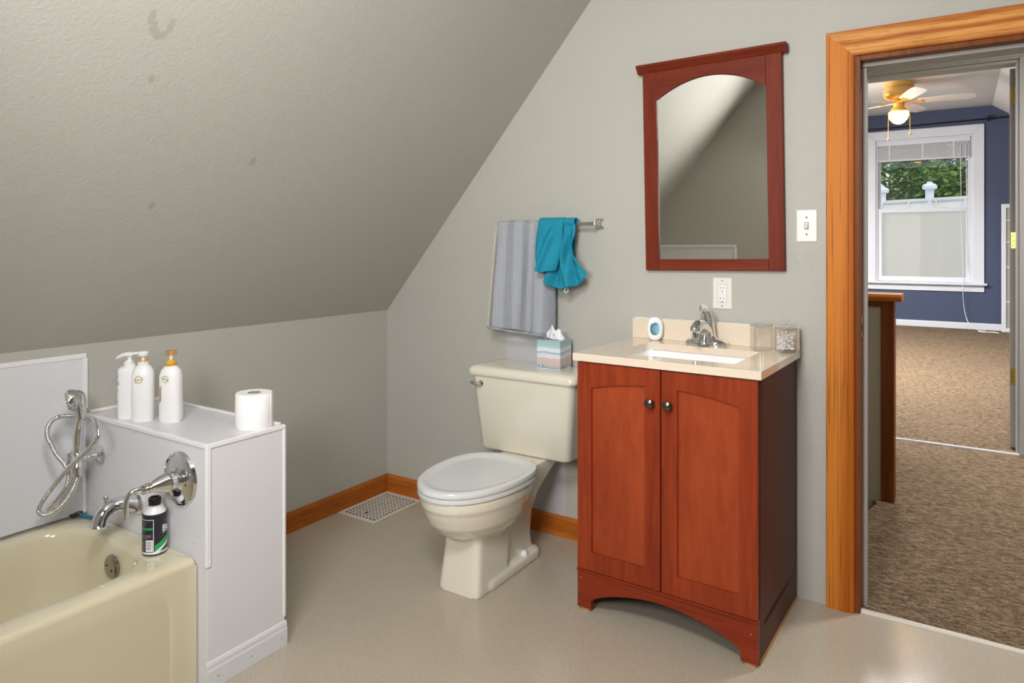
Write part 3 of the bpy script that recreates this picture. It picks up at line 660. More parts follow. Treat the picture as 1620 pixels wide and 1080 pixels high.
# resample evenly, two rings for each rib
L = [0]
for a_, b_ in zip(hp, hp[1:]): L.append(L[-1]+(b_-a_).length)
path = []; rad = []; step = .0021; d_ = 0; j = 0; i = 0
while d_ < L[-1]:
    while L[j+1] < d_: j += 1
    f_ = (d_-L[j])/(L[j+1]-L[j]); path.append(hp[j].lerp(hp[j+1], f_)); rad.append(.0078 if i % 3 else .0067); d_ += step; i += 1
M().tube(path, rad, 9).build('hose', 'chrome', t, sharp=40)
# razor
t = thing('razor', 'blue handled razor lying on the tub rim corner', 'razor', (.036, YB-.038, HT))
M().tube(spline([(.016, -.002, .012), (.05, .004, .010), (.095, .012, .010), (.135, .018, .009)], 4), [.004, .006, .007, .007, .0065, .006, .006, .0065, .007, .0072, .007, .006, .004], 10).build('handle', 'bluep', t)
M().box(-.016, .002, -.022, .018, .006, .014).xf(Matrix.Rotation(.35, 4, 'Z')).build('blade_head', 'black', t, .002)
M().tube([(-.004, -.002, .012), (.018, -.001, .012)], .004, 8).build('neck', 'chrome_dull', t)

# shaving foam can
t = thing('shaving_foam_can', 'black, white and green shaving foam can on the tub corner', 'can', (.497, YB-.045, HT))
R1 = .0325
M().lathe([(0, .0), (R1-.001, .0), (R1+.0008, .002), (R1+.0008, .005), (R1, .006), (R1, .112), (R1+.001, .113), (R1+.001, .116), (R1-.001, .118)], n=36).build('body', 'navy', t)
M().lathe([(R1-.001, .116), (R1-.003, .121), (.0235, .134), (.022, .136), (.022, .139), (0, .139)], n=36).build('shoulder', 'white', t)
M().lathe([(.0165, .138), (.0165, .15), (.0175, .151), (.0175, .154), (.0155, .160), (.012, .1605), (.011, .156), (0, .156)], n=24).build('nozzle_cap', 'black', t)
M().lathe([(R1+.0004, .004), (R1+.0004, .012)], n=36).build('base_band', 'white', t)
A0 = math.atan2(-1.165+.0, 1.98)          # direction from the can to the viewer
def cyl(u, v, off=.0004): # u along circumference (m), v height; u=0 faces the viewer
    a_ = A0+u/R1; return ((R1+off)*math.cos(a_), (R1+off)*math.sin(a_), v)
def patch(u0, u1, z0, z1, off, mat, name, slope=0, tilt=0, n=12):
    M().grid(lambda u, v: cyl(u0+(u1-u0)*u, (z0+(z1-z0)*v)+slope*u, off), n, 2).build(name, mat, t)
patch(.001, .052, .006, .024, .0004, 'white', 'white_stripe', .028)
patch(.001, .052, .013, .030, .0007, 'green', 'green_stripe', .030)
patch(.012, .052, .004, .006, .0007, 'green', 'green_stripe', .016)
patch(-.046, -.002, .010, .105, .0005, 'white', 'label_border'); patch(-.0445, -.0035, .0115, .1035, .0008, 'navy', 'label_panel')
patch(-.0445, -.0045, .076, .0815, .0011, 'green', 'label_stripe')
patch(-.024, -.0045, .014, .047, .0011, 'white', 'barcode_panel')
for i in range(9): patch(-.0215, -.0075, .0185+i*.0028, .0185+i*.0028+(.0017 if i % 3 else .001), .0014, 'midgrey', 'barcode_bar')
for i, (z, a_, b_) in enumerate(((.0965, -.040, -.02), (.091, -.04, -.022), (.085, -.04, -.026), (.071, -.04, -.022), (.060, -.043, -.008), (.057, -.043, -.008), (.054, -.043, -.010), (.050, -.043, -.02))): patch(a_, b_, z, z+.0016, .0011, 'midgrey', 'print_line')
for i in range(7): patch(-.043, -.028, .016+i*.0042, .0182+i*.0042, .0011, 'midgrey', 'print_line')
text_m('Barbasol', .027, lambda u, v: cyl(.020+u, .066+v*.95+u*.10, .0009), .0006).build('lettering', 'white', t)
patch(.02, .05, .0615, .0628, .0009, 'white', 'lettering_rule', .004); patch(.026, .05, .094, .0955, .0009, 'midgrey', 'crest_print', .01)

# pump bottles
def bottle_body(m, R_, h, kind):
    rings = []
    prof = [(0, .9), (.004, 1.0), (h*.72, .98), (h*.80, .93), (h*.80+.012, .62), (h*.80+.016, .50), (h*.86, .48)] if kind else [(0, .94), (.006, 1.0), (.05, 1.0), (h*.74, .98), (h*.79, .93), (h*.815, .78), (h*.825, .55), (h*.86, .5)]
    n = 48
    for z, s_ in prof:
        r = []
        for j in range(n):
            a_ = 2*PI*j/n; e = 2.9 if kind else 3.4
            if z > h*.79: e = 2
            ca, sa = math.cos(a_), math.sin(a_)
            d_ = (abs(ca)**e+abs(sa)**e)**(-1/e)
            x, y = R_*s_*d_*ca, R_*s_*d_*sa*.86
            if kind and z < h*.73:   # slanted facet cut on one side
                cut = R_*(1.02-.0*z/h)+.010*(z/(h*.72))
                q = x*.80-y*.60
                lim = R_*(.93+.30*z/(h*.72))
                if q > lim: x -= (q-lim)*.80; y += (q-lim)*.60
            r.append((x, y, z))
        rings.append(r)
    return m.loft(rings)
def pump_bottle(loc, rz, label, kind):
    t = thing('pump_bottle', label, 'bottle', loc, rz, 'pump bottles on the tub end wall')
    h = .205; R_ = .0335 if kind else .034
    bottle_body(M(), R_, h, kind).build('body', 'plastic', t, sharp=40)
    z = h*.86-.006
    if kind == 3:
        M().lathe([(.0165, z), (.017, z+.016), (.016, z+.017)], n=24).build('collar', 'amber_clear', t)
        M().lathe([(.0155, z+.001), (.016, z+.021), (.011, z+.024), (.007, z+.03)], n=24).build('collar_ring', 'gold', t)
        M().lathe([(.0055, z+.02), (.005, z+.048)], n=14).build('pump_stem', 'plastic', t)
        hh = M().lathe([(.006, z+.041), (.016, z+.043), (.0185, z+.047), (.0185, z+.053), (.014, z+.0575), (0, z+.059)], n=20).build('pump_head', 'amber_clear', t)
        M().tube([(0, 0, z+.051), (-.018, 0, z+.051), (-.028, 0, z+.046)], [.007, .006, .005], 10).build('pump_spout', 'acrylic', hh)
        M().lathe([(.006, z+.045), (.006, z+.057), (0, z+.058)], n=12).build('pump_core', 'gold', hh)
    elif kind == 2:
        M().lathe([(.0165, z), (.017, z+.018), (.016, z+.019)], n=24).build('collar', 'plastic', t)
        M().lathe([(.0155, z+.018), (.0145, z+.0225), (.009, z+.024), (.006, z+.025)], n=24).build('collar_ring', 'gold', t)
        M().lathe([(.0055, z+.02), (.005, z+.046)], n=14).build('pump_stem', 'plastic', t)
        hh = M().lathe([(.005, z+.036), (.014, z+.038), (.0165, z+.043), (.0165, z+.049), (.012, z+.053), (0, z+.054)], n=20).build('pump_head', 'plastic', t)
        M().tube([(-.008, 0, z+.046), (-.024, 0, z+.047), (-.034, 0, z+.043)], [(.008, .006), (.006, .005), (.004, .004)], 10).build('pump_spout', 'plastic', hh)
    else:
        M().lathe([(.0175, z-.004), (.0175, z+.011), (.016, z+.013), (.012, z+.014), (.011, z+.018), (.006, z+.019)], n=24).build('collar', 'plastic', t)
        M().lathe([(.0065, z+.014), (.006, z+.034)], n=14).build('pump_stem', 'plastic', t)
        M().tube(spline([(.014, 0, z+.037), (0, 0, z+.036), (-.018, 0, z+.035), (-.036, 0, z+.027), (-.042, 0, z+.022)], 4), [(.005, .005), (.010, .007), (.0125, .0085), (.0125, .009), (.0122, .009), (.012, .009), (.0115, .0085), (.011, .008), (.010, .0075), (.0095, .007), (.009, .0065), (.0085, .006), (.007, .005), (.0065, .0045), (.006, .004), (.005, .004), (.004, .003)], 12).build('pump_head', 'plastic', t)
    return t
b1 = pump_bottle((.172, -1.402, HX), math.radians(40), 'white pump bottle with a long curved spout, nearest the knee wall', 0)
b2 = pump_bottle((.246, -1.398, HX), math.radians(47), 'white pump bottle with amber ring under its white pump', 2)
b3 = pump_bottle((.334, -1.356, HX), math.radians(30), 'white pump bottle with clear amber pump head, standing alone on the box', 3)
# prints, in the frame of each bottle (surface is nearly flat towards -y)
def logo(t, x, y, z, az, r, slant):
    c_, s_ = math.cos(az), math.sin(az)
    def fn(u, v, o=0): return (x+c_*u+s_*o, y+s_*u-c_*o, z+v)
    m = M(); n = 24
    m.add([fn(r*math.cos(2*PI*i/n), r*math.sin(2*PI*i/n), .0004) for i in range(n)]+[fn(r*.86*math.cos(2*PI*i/n), r*.86*math.sin(2*PI*i/n), .0004) for i in range(n)], [(i, (i+1) % n, n+(i+1) % n, n+i) for i in range(n)])
    m.build('logo_ring', 'midgrey', t)
    m = M(); k_ = .002
    m.add([fn(-r*1.05, -slant-k_, .0008), fn(r*1.05, slant-k_, .0008), fn(r*1.05, slant+k_, .0008), fn(-r*1.05, -slant+k_, .0008)], [(0, 1, 2, 3)]); m.build('logo_bar', 'yellow', t)
logo(b2, -.0065, -.0292, .136, math.radians(2), .0118, .003)
logo(b3, -.003, -.0292, .140, math.radians(-4), .0105, -.003)
def bsurf(x, R_, e, off): return -(R_*.86*.992)*max(0, 1-min(1, abs(x)/R_)**e)**(1/e)-off
M().grid(lambda u, v: (-.0300+.0125*u, bsurf(-.0300+.0125*u, .0335, 2.9, .0006), .060+.010*u+v*(.046+.002*u)), 8, 2).build('label_strip', 'tanprint', b3)
for i in range(8):
    z = .066+i*.005
    M().grid(lambda u, v: (-.0295+.0035*u, bsurf(-.0295+.0035*u, .0335, 2.9, .0010), z+.002*u+v*.0026), 3, 1).build('label_letter', 'white', b3)
for i, (z, k_) in enumerate(((.150, 0), (.131, 1), (.116, 2), (.098, 0), (.05, 1))):
    if k_ == 2:
        n = 16; xo = lambda q, r: -.0262+r*.0042*math.cos(2*PI*q/n)
        M().add([(xo(q, 1), bsurf(xo(q, 1), .034, 3.4, .0006), z+.006*math.sin(2*PI*q/n)) for q in range(n)]+[(xo(q, .7), bsurf(xo(q, .7), .034, 3.4, .0006), z+.0042*math.sin(2*PI*q/n)) for q in range(n)], [(q, (q+1) % n, n+(q+1) % n, n+q) for q in range(n)]).build('lettering', 'darkgrey', b1)
    else:
        M().grid(lambda u, v: (-.0315+.005*u, bsurf(-.0315+.005*u, .034, 3.4, .0006), z+u*.008*(1 if k_ else -1)+v*.0028), 4, 1).build('lettering', 'darkgrey', b1)
# toilet paper
t = thing('toilet_paper_roll', 'full white toilet paper roll standing on the end wall', 'toilet paper', (.612, -1.250, HX), .3)
n = 40
def tp(r, z, s=1): return [(r*math.cos(2*PI*i/n)*1.03*s, r*math.sin(2*PI*i/n)*.95*s, z) for i in range(n)]
M().loft([tp(.02, .004), tp(.02, .001), tp(.054, .0), tp(.056, .003), tp(.0565, .05), tp(.055, .103), tp(.053, .106), tp(.02, .1055), tp(.02, .10)], False, False).build('paper', 'paper', t)
M().loft([tp(.0201, .001), tp(.0201, .1058), tp(.0188, .1058), tp(.0188, .001), tp(.0201, .001)], False, False).build('core', 'cardboard', t)
M().tube([(.0575, .004, .001), (.0575, .004, .1045)], .0012, 6).build('sheet_end', 'paper', t)

# ============================================================ floor register
t = thing('floor_register', 'cream metal floor register grille in the corner by the baseboard', 'floor vent', (.018, -.355, 0))
rw, rl = .235, .335
M().frame([(0, 0), (rw, 0), (rw, rl), (0, rl)], [(.02, .024), (rw-.02, .024), (rw-.02, rl-.024), (.02, rl-.024)], 'z', .0005, .006).build('frame', 'register', t, .002)
nx, ny = 9, 14; gx, gy = (rw-.04)/nx, (rl-.048)/ny
for i in range(1, nx): M().box(.02+gx*i-.0034, .02+gx*i+.0034, .022, rl-.022, .0025, .0055).build('long_bar', 'register', t)
for j in range(1, ny): M().box(.018, rw-.018, .024+gy*j-.0034, .024+gy*j+.0034, .002, .005).build('cross_bar', 'register', t)
M().box(.015, rw-.015, .018, rl-.018, .0003, .0009).build('duct', 'darkhole', t)
M().box(.118, .126, .06, .075, .004, .011).build('damper_lever', 'pewter', t, .002)

# ============================================================ toilet
TXc = .947
t = thing('toilet', 'biscuit coloured two piece toilet with white seat, lid closed', 'toilet', (TXc, 0, 0))
def egg(hw, yb, yf, n=40, eb=2.6, ef=2.1):
    """egg outline: widest 42% from the back"""
    ym = yb+(yf-yb)*.40; pts = []
    for j in range(n):
        a_ = 2*PI*j/n; ca, sa = math.cos(a_), math.sin(a_)
        if sa >= 0: e = eb; d_ = (abs(ca)**e+abs(sa)**e)**(-1/e); pts.append((hw*d_*ca, ym+(yb-ym)*d_*sa))
        else: e = ef; d_ = (abs(ca)**e+abs(sa)**e)**(-1/e); pts.append((hw*d_*ca, ym+(yf-ym)*d_*abs(sa)))
    return pts
m = M()
m.loft([ring(egg(.070, -.42, -.600), .17), ring(egg(.090, -.40, -.640), .195), ring(egg(.128, -.37, -.700), .225), ring(egg(.155, -.345, -.740), .265), ring(egg(.168, -.325, -.760), .305), ring(egg(.173, -.32, -.768), .328), ring(egg(.179, -.315, -.775), .333), ring(egg(.181, -.31, -.778), .366), ring(egg(.178, -.31, -.775), .370)])
m.loft([ring(rrect(-.092, .092, -.648, -.44, .022), .0), ring(rrect(-.088, .088, -.640, -.43, .022), .06), ring(rrect(-.082, .082, -.628, -.41, .025), .15), ring(rrect(-.080, .080, -.625, -.38, .03), .24)])
m.loft([ring(rrect(-.098, .098, -.60, -.195, .05), 0), ring(rrect(-.098, .098, -.60, -.195, .05), .03), ring(rrect(-.090, .090, -.59, -.205, .045), .038)])
m.loft([ring(rrect(-.068, .068, -.52, -.215, .03), .03), ring(rrect(-.064, .064, -.52, -.225, .03), .10), ring(rrect(-.074, .074, -.52, -.225, .03), .2), ring(rrect(-.090, .090, -.5, -.20, .03), .27), ring(rrect(-.105, .105, -.45, -.13, .03), .33), ring(rrect(-.108, .108, -.42, -.07, .03), .36), ring(rrect(-.108, .108, -.42, -.065, .03), .385)])
bw_ = m.build('bowl', 'bone', t, sharp=180)
rm = bw_.modifiers.new('union', 'REMESH'); rm.mode = 'VOXEL'; rm.voxel_size = .006; rm.use_smooth_shade = True
sm = bw_.modifiers.new('soften', 'SMOOTH'); sm.iterations = 7; sm.factor = .5
sprof = [(.97, .370), (1.0, .373), (1.005, .380), (1.0, .386), (.97, .388)]
def seat_ring(s, z, hw=.187, yb=-.285, yf=-.788): 
    cx_, cy_ = 0, (yb+yf)/2
    return [(x*s, cy_+(y-cy_)*s, z) for x, y in egg(hw, yb, yf, 56)]
M().loft([seat_ring(s, z) for s, z in sprof]).build('seat', 'seat', t)
lprof = [(.97, .3885), (.995, .3895), (1.008, .394), (1.008, .402), (.995, .409), (.955, .4125), (.90, .4115), (.84, .407), (.80, .4035), (.72, .4030), (.4, .403), (.1, .403)]
M().loft([seat_ring(s, z) for s, z in lprof]).build('seat_lid', 'seat', t)
for x in (-.07, .07): M().box(x-.02, x+.02, -.292, -.262, .372, .402).build('hinge', 'seat', t, .006)
def tk(hw, yf, yb, z, r=.03): return ring(rrect(-hw, hw, yf, yb, r), z)
M().loft([tk(.195, -.185, -.05, .386), tk(.212, -.200, -.04, .390), tk(.217, -.206, -.035, .40), tk(.246, -.226, -.025, .705)]).build('tank', 'bone', t)
M().loft([tk(.246, -.228, -.022, .7052), tk(.259, -.240, -.016, .706), tk(.262, -.243, -.014, .715), tk(.259, -.240, -.016, .730), tk(.252, -.233, -.02, .739), tk(.236, -.218, -.03, .744), tk(.19, -.17, -.06, .746, .025)]).build('tank_lid', 'bone', t)
lv_ = M().lathe([(.013, 0), (.014, -.004), (.009, -.009), (.006, -.02)], (-.196, -.221, .668), 'y', 18).build('flush_lever', 'chrome', t)
M().tube([(-.188, -.241, .667), (-.206, -.246, .669), (-.230, -.244, .674)], [(.008, .006), (.0105, .008), (.009, .007)], 12).build('lever_arm', 'chrome', lv_)
for s_ in (-1, 1): M().lathe([(.0145, .030), (.0145, .042), (.011, .052), (.006, .056), (0, .057)], (s_*.079, -.315, 0), n=18).build('bolt_cap', 'plastic', t)
M().tube([(.12, -.075, .375), (.12, -.075, .36)], .008, 8).build('tank_bolt', 'pewter', t)

# ============================================================ towel bar and towels
BZ, BYy = 1.347, -.062
t = thing('towel_bar', 'square chrome towel bar on the wall above the toilet', 'towel bar', (.985, 0, BZ))
M().box(-.215, .215, BYy-.006, BYy+.006, -.006, .006).build('bar', 'nickel', t, .001)
for s_ in (-1, 1):
    p_ = M().loft([[(s_*.220+a_*.5*.034, y_, b_*.5*.046) for a_, b_ in ((-1, -1), (1, -1), (1, 1), (-1, 1))] for y_ in (-.0005, -.006)]).build('wall_plate', 'chrome', t, .002)
    M().loft([[(s_*.220+a_*.5*w2, y_, b_*.5*h2) for a_, b_ in ((-1, -1), (1, -1), (1, 1), (-1, 1))] for y_, w2, h2 in ((-.006, .028, .038), (-.018, .018, .022), (-.05, .016, .018), (-.070, .016, .018))]).build('post', 'nickel', p_, .002)
# grey towel: thick cloth folded over the bar
t = thing('bath_towel', 'grey woven towel with check bands hung over the towel bar', 'towel', (0, 0, 0))
def drape(xa, xb, topr, front, back, nu, nv, wob, name, mat, thick, parent, seed=0):
    """sheet over the bar: v 0 back hem .. 1 front hem; front(u), back(u) give hem heights"""
    def fn(u, v):
        r = topr; arc = PI*r; zb, zf = back(u), front(u); lb, lf = BZ-zb, BZ-zf; tot = lb+arc+lf; s_ = v*tot
        if s_ < lb: z = zb+s_; y = BYy+r; side = (BZ-z); fr = 0
        elif s_ < lb+arc: a_ = (s_-lb)/r; z = BZ+r*math.sin(a_); y = BYy+r*math.cos(a_); side = 0; fr = 0
        else: z = BZ-(s_-lb-arc); y = BYy-r; side = BZ-z; fr = 1
        x = xa(u, side, fr)
        y += wob(u, side, fr)
        return (x, min(y, -.006), z)
    o = M().grid(fn, nu, nv).build(name, mat, parent, sharp=180)
    sd = o.modifiers.new('thickness', 'SOLIDIFY'); sd.thickness = thick; sd.offset = 1 if False else 0
    o.modifiers.new('smooth', 'SUBSURF').render_levels = 1
    return o
def tx(u, side, fr):
    l_ = .742-.085*side if fr else .735-.05*side
    r_ = 1.004+.012*min(1, side*3)
    return l_+(r_-l_)*u
def tw(u, side, fr):
    k_ = min(1, side/.25)
    return (-.012*k_*math.sin(u*9.5+.6)-.004*math.sin(u*21+side*6)*k_-.010*k_*math.exp(-((u-.16+side*.2)/.07)**2)-.012*side+.030*k_*max(0, (u-.90)/.10)**2+.018*k_*max(0, (.06-u)/.06)**2) if fr else .006*k_*math.sin(u*6)
drape(tx, None, .016, lambda u: .893-.020*u, lambda u: .900+.004*u, 40, 70, tw, 'cloth', 'towel', .011, t)
# lighter selvedge that peeps out at the left edge
M().tube(spline([(.733, BYy+.004, BZ+.012), (.728, -.080, 1.30), (.722, -.088, 1.20), (.713, -.092, 1.08), (.706, -.098, .98), (.700, -.098, .905)], 6), [(.0035, .005)]*31, 8).build('selvedge', 'fringe', t)
M().tube(spline([(.702, -.108, .892), (.80, -.114, .886), (.90, -.108, .880), (1.008, -.110, .874)], 6), [(.005, .004)]*19, 8).build('hem', 'towel', t)
# teal cloth
t = thing('wash_cloth', 'crumpled teal microfibre cloth hung over the towel bar', 'cloth', (0, 0, 0))
def sheet(fn, nu, nv, name, thick=.006):
    o = M().grid(fn, nu, nv).build(name, 'teal', t, sharp=180)
    sd = o.modifiers.new('thickness', 'SOLIDIFY'); sd.thickness = thick; sd.offset = 0
    o.modifiers.new('smooth', 'SUBSURF').render_levels = 1
    return o
def lerpc(xs, u):
    n = len(xs)-1; i = min(int(u*n), n-1); f_ = u*n-i; f_ = f_*f_*(3-2*f_); return xs[i]+(xs[i+1]-xs[i])*f_
def lobe(u, v):      # left lobe: over the bar and down in front
    top = .022
    if v < .25: a_ = PI*v/.25; return (.955+u*.12, BYy+top*math.cos(a_)*1.15, BZ+.006+top*math.sin(a_)*.9-(.10 if False else 0)*(1-v*4))
    q = (v-.25)/.75
    xl = .955+.002*q; xr = 1.075+.010*math.sin(q*2.4)-.030*q
    zb = lerpc([1.172, 1.150, 1.143, 1.148, 1.150], u)
    z = BZ+(zb-BZ)*q; x = xl+(xr-xl)*u
    x = x+.012*math.sin(q*3)*(u-.5)
    y = BYy-.024-.030*q*(1-.4*q)-.034*math.sin(u*PI)**.7*(.25+q)-.026*math.exp(-((u-.75+q*.45)/.10)**2)*min(1, q*3)+.022*math.exp(-((u-.55+q*.45)/.07)**2)*min(1, q*3)
    return (x, y, z)
sheet(lobe, 26, 36, 'front_fold')
def back_(u, v):     # right hand part: narrow at the bar, spreading to a pointed corner
    if v < .2: a_ = PI*v/.2; return (1.035+u*.090, BYy+.020*math.cos(a_)*1.1, BZ+.006+.020*math.sin(a_)*.9)
    q = (v-.2)/.8
    xl = 1.035-.030*q+.012*math.sin(q*4); xr = lerpc([1.125, 1.130, 1.128, 1.135, 1.160, 1.192], q)
    zb = lerpc([1.100, 1.080, 1.072, 1.080, 1.086, 1.100, 1.140], u)
    z = BZ+(zb-BZ)*q; x = xl+(xr-xl)*u
    y = BYy-.022-.012*q-.040*(1-abs(math.sin(u*6.3+.5-q*.9)))**.8*min(1, q*2.5)-.010*math.sin(u*23+q*7)*q+.016
    return (x, min(y, -.03), z)
sheet(back_, 40, 36, 'hanging_corner')
def rear_(u, v): return (.965+u*.14, BYy+.024+.003*math.sin(u*9), BZ+.004-.13*v)
sheet(rear_, 14, 8, 'rear_flap', .004)
M().tube(spline([(1.088, -.088, 1.079), (1.083, -.09, 1.066), (1.092, -.092, 1.060), (1.100, -.09, 1.068), (1.096, -.088, 1.080)], 5), .002, 6).build('hanging_loop', 'ivory', t)

# tissue box on the tank lid
t = thing('tissue_box', 'cube tissue box with watercolour print on the toilet tank', 'tissue box', (1.040, -.100, .746), math.radians(3))
q = .054
M().box(-q, q, -q, q, 0, .118).build('carton', 'tissuebox', t, .0015)
M().lathe([(.036, .1181), (.036, .1186)], n=24, sx=1, sy=.7).build('opening', 'darkhole', t)
def tis(u, v):
    return ((u-.5)*(.085-.02*v)+.012*v*math.sin(3*u)-.004, .012*math.sin(u*7+1)*(1-.3*v)+.012*math.sin(u*15)*(.4), .116+v*(.020+.042*math.exp(-((u-.28)/.22)**2)+.028*math.exp(-((u-.74)/.14)**2)))
o = M().grid(tis, 24, 10).build('tissue', 'tissue', t, sharp=60); sd = o.modifiers.new('thickness', 'SOLIDIFY'); sd.thickness = .0012
def tis2(u, v): return ((u-.5)*.05+.022+.008*math.sin(v*3), -.014-.010*math.sin(u*9)*v+.004*v, .116+v*(.022+.022*math.sin(u*PI)))
o = M().grid(tis2, 14, 8).build('tissue_fold', 'tissue', t, sharp=60); sd = o.modifiers.new('thickness', 'SOLIDIFY'); sd.thickness = .0012
for fx in (0, 1):
    m = M(); n = 6
    ctr = (-.044, -q-.0003, .013) if fx == 0 else (q+.0003, -.042, .013)
    pts = [(ctr[0]+(.0085*math.cos(PI/6+i*PI/3) if fx == 0 else 0), ctr[1]+(.0085*math.cos(PI/6+i*PI/3) if fx else 0), ctr[2]+.0085*math.sin(PI/6+i*PI/3)) for i in range(n)]
    m.add(pts, [tuple(range(n))]).build('badge', 'white', t)
    p2_ = [((p[0]-ctr[0])*.7+ctr[0]+(.0003 if fx else 0), (p[1]-ctr[1])*.7+ctr[1]-(0 if fx else .0003), (p[2]-ctr[2])*.7+ctr[2]) for p in pts]
    M().add(p2_, [tuple(range(n))]).build('badge', 'bluelogo', t)
    for dz in (.0, .006):
        a_ = .014; b_ = .028-dz
        if fx == 0: M().add([(ctr[0]+a_, ctr[1], .009+dz), (ctr[0]+b_, ctr[1], .009+dz), (ctr[0]+b_, ctr[1], .0115+dz), (ctr[0]+a_, ctr[1], .0115+dz)], [(0, 1, 2, 3)]).build('print_line', 'bluelogo', t)
        else: M().add([(ctr[0], ctr[1]+a_, .009+dz), (ctr[0], ctr[1]+b_, .009+dz), (ctr[0], ctr[1]+b_, .0115+dz), (ctr[0], ctr[1]+a_, .0115+dz)], [(0, 1, 2, 3)]).build('print_line', 'bluelogo', t)

# ============================================================ vanity
PV = Vector((1.9937, -.019, 0)); RV = -.03
def vl(x, y, z): return PV+Matrix.Rotation(RV, 3, 'Z') @ Vector((x, y, z))
t = thing('vanity_cabinet', 'cherry stained two door vanity cabinet with arched toe kick', 'cabinet', PV, RV)
CX0, CX1, CY, CZ, BZ0 = -.622, -.013, -.478, .860, .145
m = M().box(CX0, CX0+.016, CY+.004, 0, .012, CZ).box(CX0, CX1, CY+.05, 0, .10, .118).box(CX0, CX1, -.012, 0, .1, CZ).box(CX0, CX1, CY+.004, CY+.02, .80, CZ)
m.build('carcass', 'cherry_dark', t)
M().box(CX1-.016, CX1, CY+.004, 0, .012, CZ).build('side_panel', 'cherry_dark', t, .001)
# arched base
nA = 24
arch = [(CX0, .012), (CX0+.052, .012), (CX0+.052, .042)]
for i in range(1, nA): 
    u = i/nA; arch.append((CX0+.052+(CX1-CX0-.104)*u, .042+.062*math.sin(PI*u)**.75))
arch += [(CX1-.052, .042), (CX1-.052, .012), (CX1, .012), (CX1, BZ0-.008), (CX0, BZ0-.008)]
M().prism(arch, 'y', CY-.020, CY+.002).build('toe_board', 'cherry_x', t, .0015, tri=True)
M().box(CX0-.002, CX1+.002, CY-.024, CY+.004, BZ0-.010, BZ0-.002).build('base_moulding', 'cherry_x', t, .002)
for x in (CX0+.012, CX1-.04): 
    M().box(x, x+.03, CY-.012, CY+.03, .0, .014).build('shim', 'raw_wood', t)
M().box(CX1-.018, CX1+.001, CY+.01, -.005, .0, .013).build('shim', 'raw_wood', t)
for x, z in ((CX0+.014, .112), (CX1-.02, .10)): M().lathe([(.0025, 0), (.0025, -.0008)], (x, CY-.020, z), 'y', 8).build('screw_head', 'midgrey', t)
midx = (CX0+CX1)/2
def vdoor(x0, x1, inner):
    z0, z1 = BZ0, CZ-.004; yf = CY-.022; st = .054
    N_ = 16; ins = []; outs = []
    px0, px1 = x0+st, x1-st
    pc = midx; half = (CX1-CX0)/2-st
    def top(x): return z1-.056-.030*((x-pc)/half)**2
    ins = [(px0, z0+.062), (px1, z0+.062)]; outs = [(x0, z0), (x1, z0)]
    for i in range(N_+1):
        x = px1+(px0-px1)*i/N_; ins.append((x, top(x)))
        outs.append((x1+(x0-x1)*i/N_, z1))
    d = M().frame(outs, ins, 'y', yf, CY-.002).build('door', 'cherry', t, .0015)
    M().box(px0-.004, px1+.004, yf+.009, CY-.004, z0+.058, z1-.05).build('door_panel', 'cherry_panel', d)
    kx = x1-.028 if inner > 0 else x0+.028
    kb = M().lathe([(.008, 0), (.0075, -.006), (.005, -.010), (.006, -.014), (.013, -.018), (.0155, -.022), (.0145, -.027), (.009, -.031), (0, -.032)], (kx, yf, .750), 'y', 24).build('knob', 'pewter', d)
vdoor(CX0+.001, midx-.0015, 1); vdoor(midx+.0025, CX1-.001, -1)
# top with undermount basin
t = thing('countertop', 'beige speckled stone vanity top with white rectangular basin', 'countertop', PV, RV)
Z0, Z1 = CZ, .886
o4 = [(-.635, -.51), (0, -.51), (0, 0), (-.635, 0)]; hx0, hx1, hy0, hy1 = -.525, -.105, -.422, -.125
def sub(a_, b_, k_): return [(a_[0]+(b_[0]-a_[0])*i/k_, a_[1]+(b_[1]-a_[1])*i/k_) for i in range(k_)]
inn = rrect(hx0, hx1, hy0, hy1, .018, 5)
# project each inner point to the outer rectangle by side, corners kept
cor = {0: (0, 0), 1: (-.635, 0), 2: (-.635, -.51), 3: (0, -.51)}
outl = []
for ci in range(4):
    for i in range(6):
        c_ = cor[ci]; p = inn[ci*6+i]
        if i < 3: outl.append((c_[0], p[1]) if ci in (0, 2) else (p[0], c_[1]))
        else: outl.append((p[0], c_[1]) if ci in (0, 2) else (c_[0], p[1]))
        if i == 2: outl[-1] = outl[-1]
for ci, i in ((0, 2), (1, 2), (2, 2), (3, 2)): outl[ci*6+i] = cor[ci]; outl[ci*6+3] = cor[ci]
M().frame(outl, inn, 'z', Z0, Z1).build('slab', 'stone', t, .0015, weld=1e-5)
bk = thing('backsplash', 'beige stone backsplash strip standing along the wall behind the faucet', 'backsplash', vl(0, 0, Z1), RV)
M().box(-.635, 0, -.022, -.001, 0, .078).build('strip', 'stone', bk, .002)
M().box(-.633, -.002, -.004, .0, .0775, .081).build('caulk_line', 'ivory', bk, .001)
e = .006
def br(k_, z, r): return ring(rrect(hx0-e+k_, hx1+e-k_, hy0-e+k_, hy1+e-k_, r, 5), z)
bs_ = M().loft([br(-.012, Z0-.012, .03), br(-.012, Z0, .03), br(0, Z0, .026), br(.006, Z0-.05, .03), br(.016, Z0-.10, .04), br(.035, Z0-.125, .05), br(.09, Z0-.132, .05)], False, True).build('basin', 'basin', t, sharp=50)
M().lathe([(.022, 0), (.022, .003), (.015, .004), (0, .002)], ((hx0+hx1)/2, (hy0+hy1)/2, Z0-.132), n=20).build('drain', 'chrome', t)
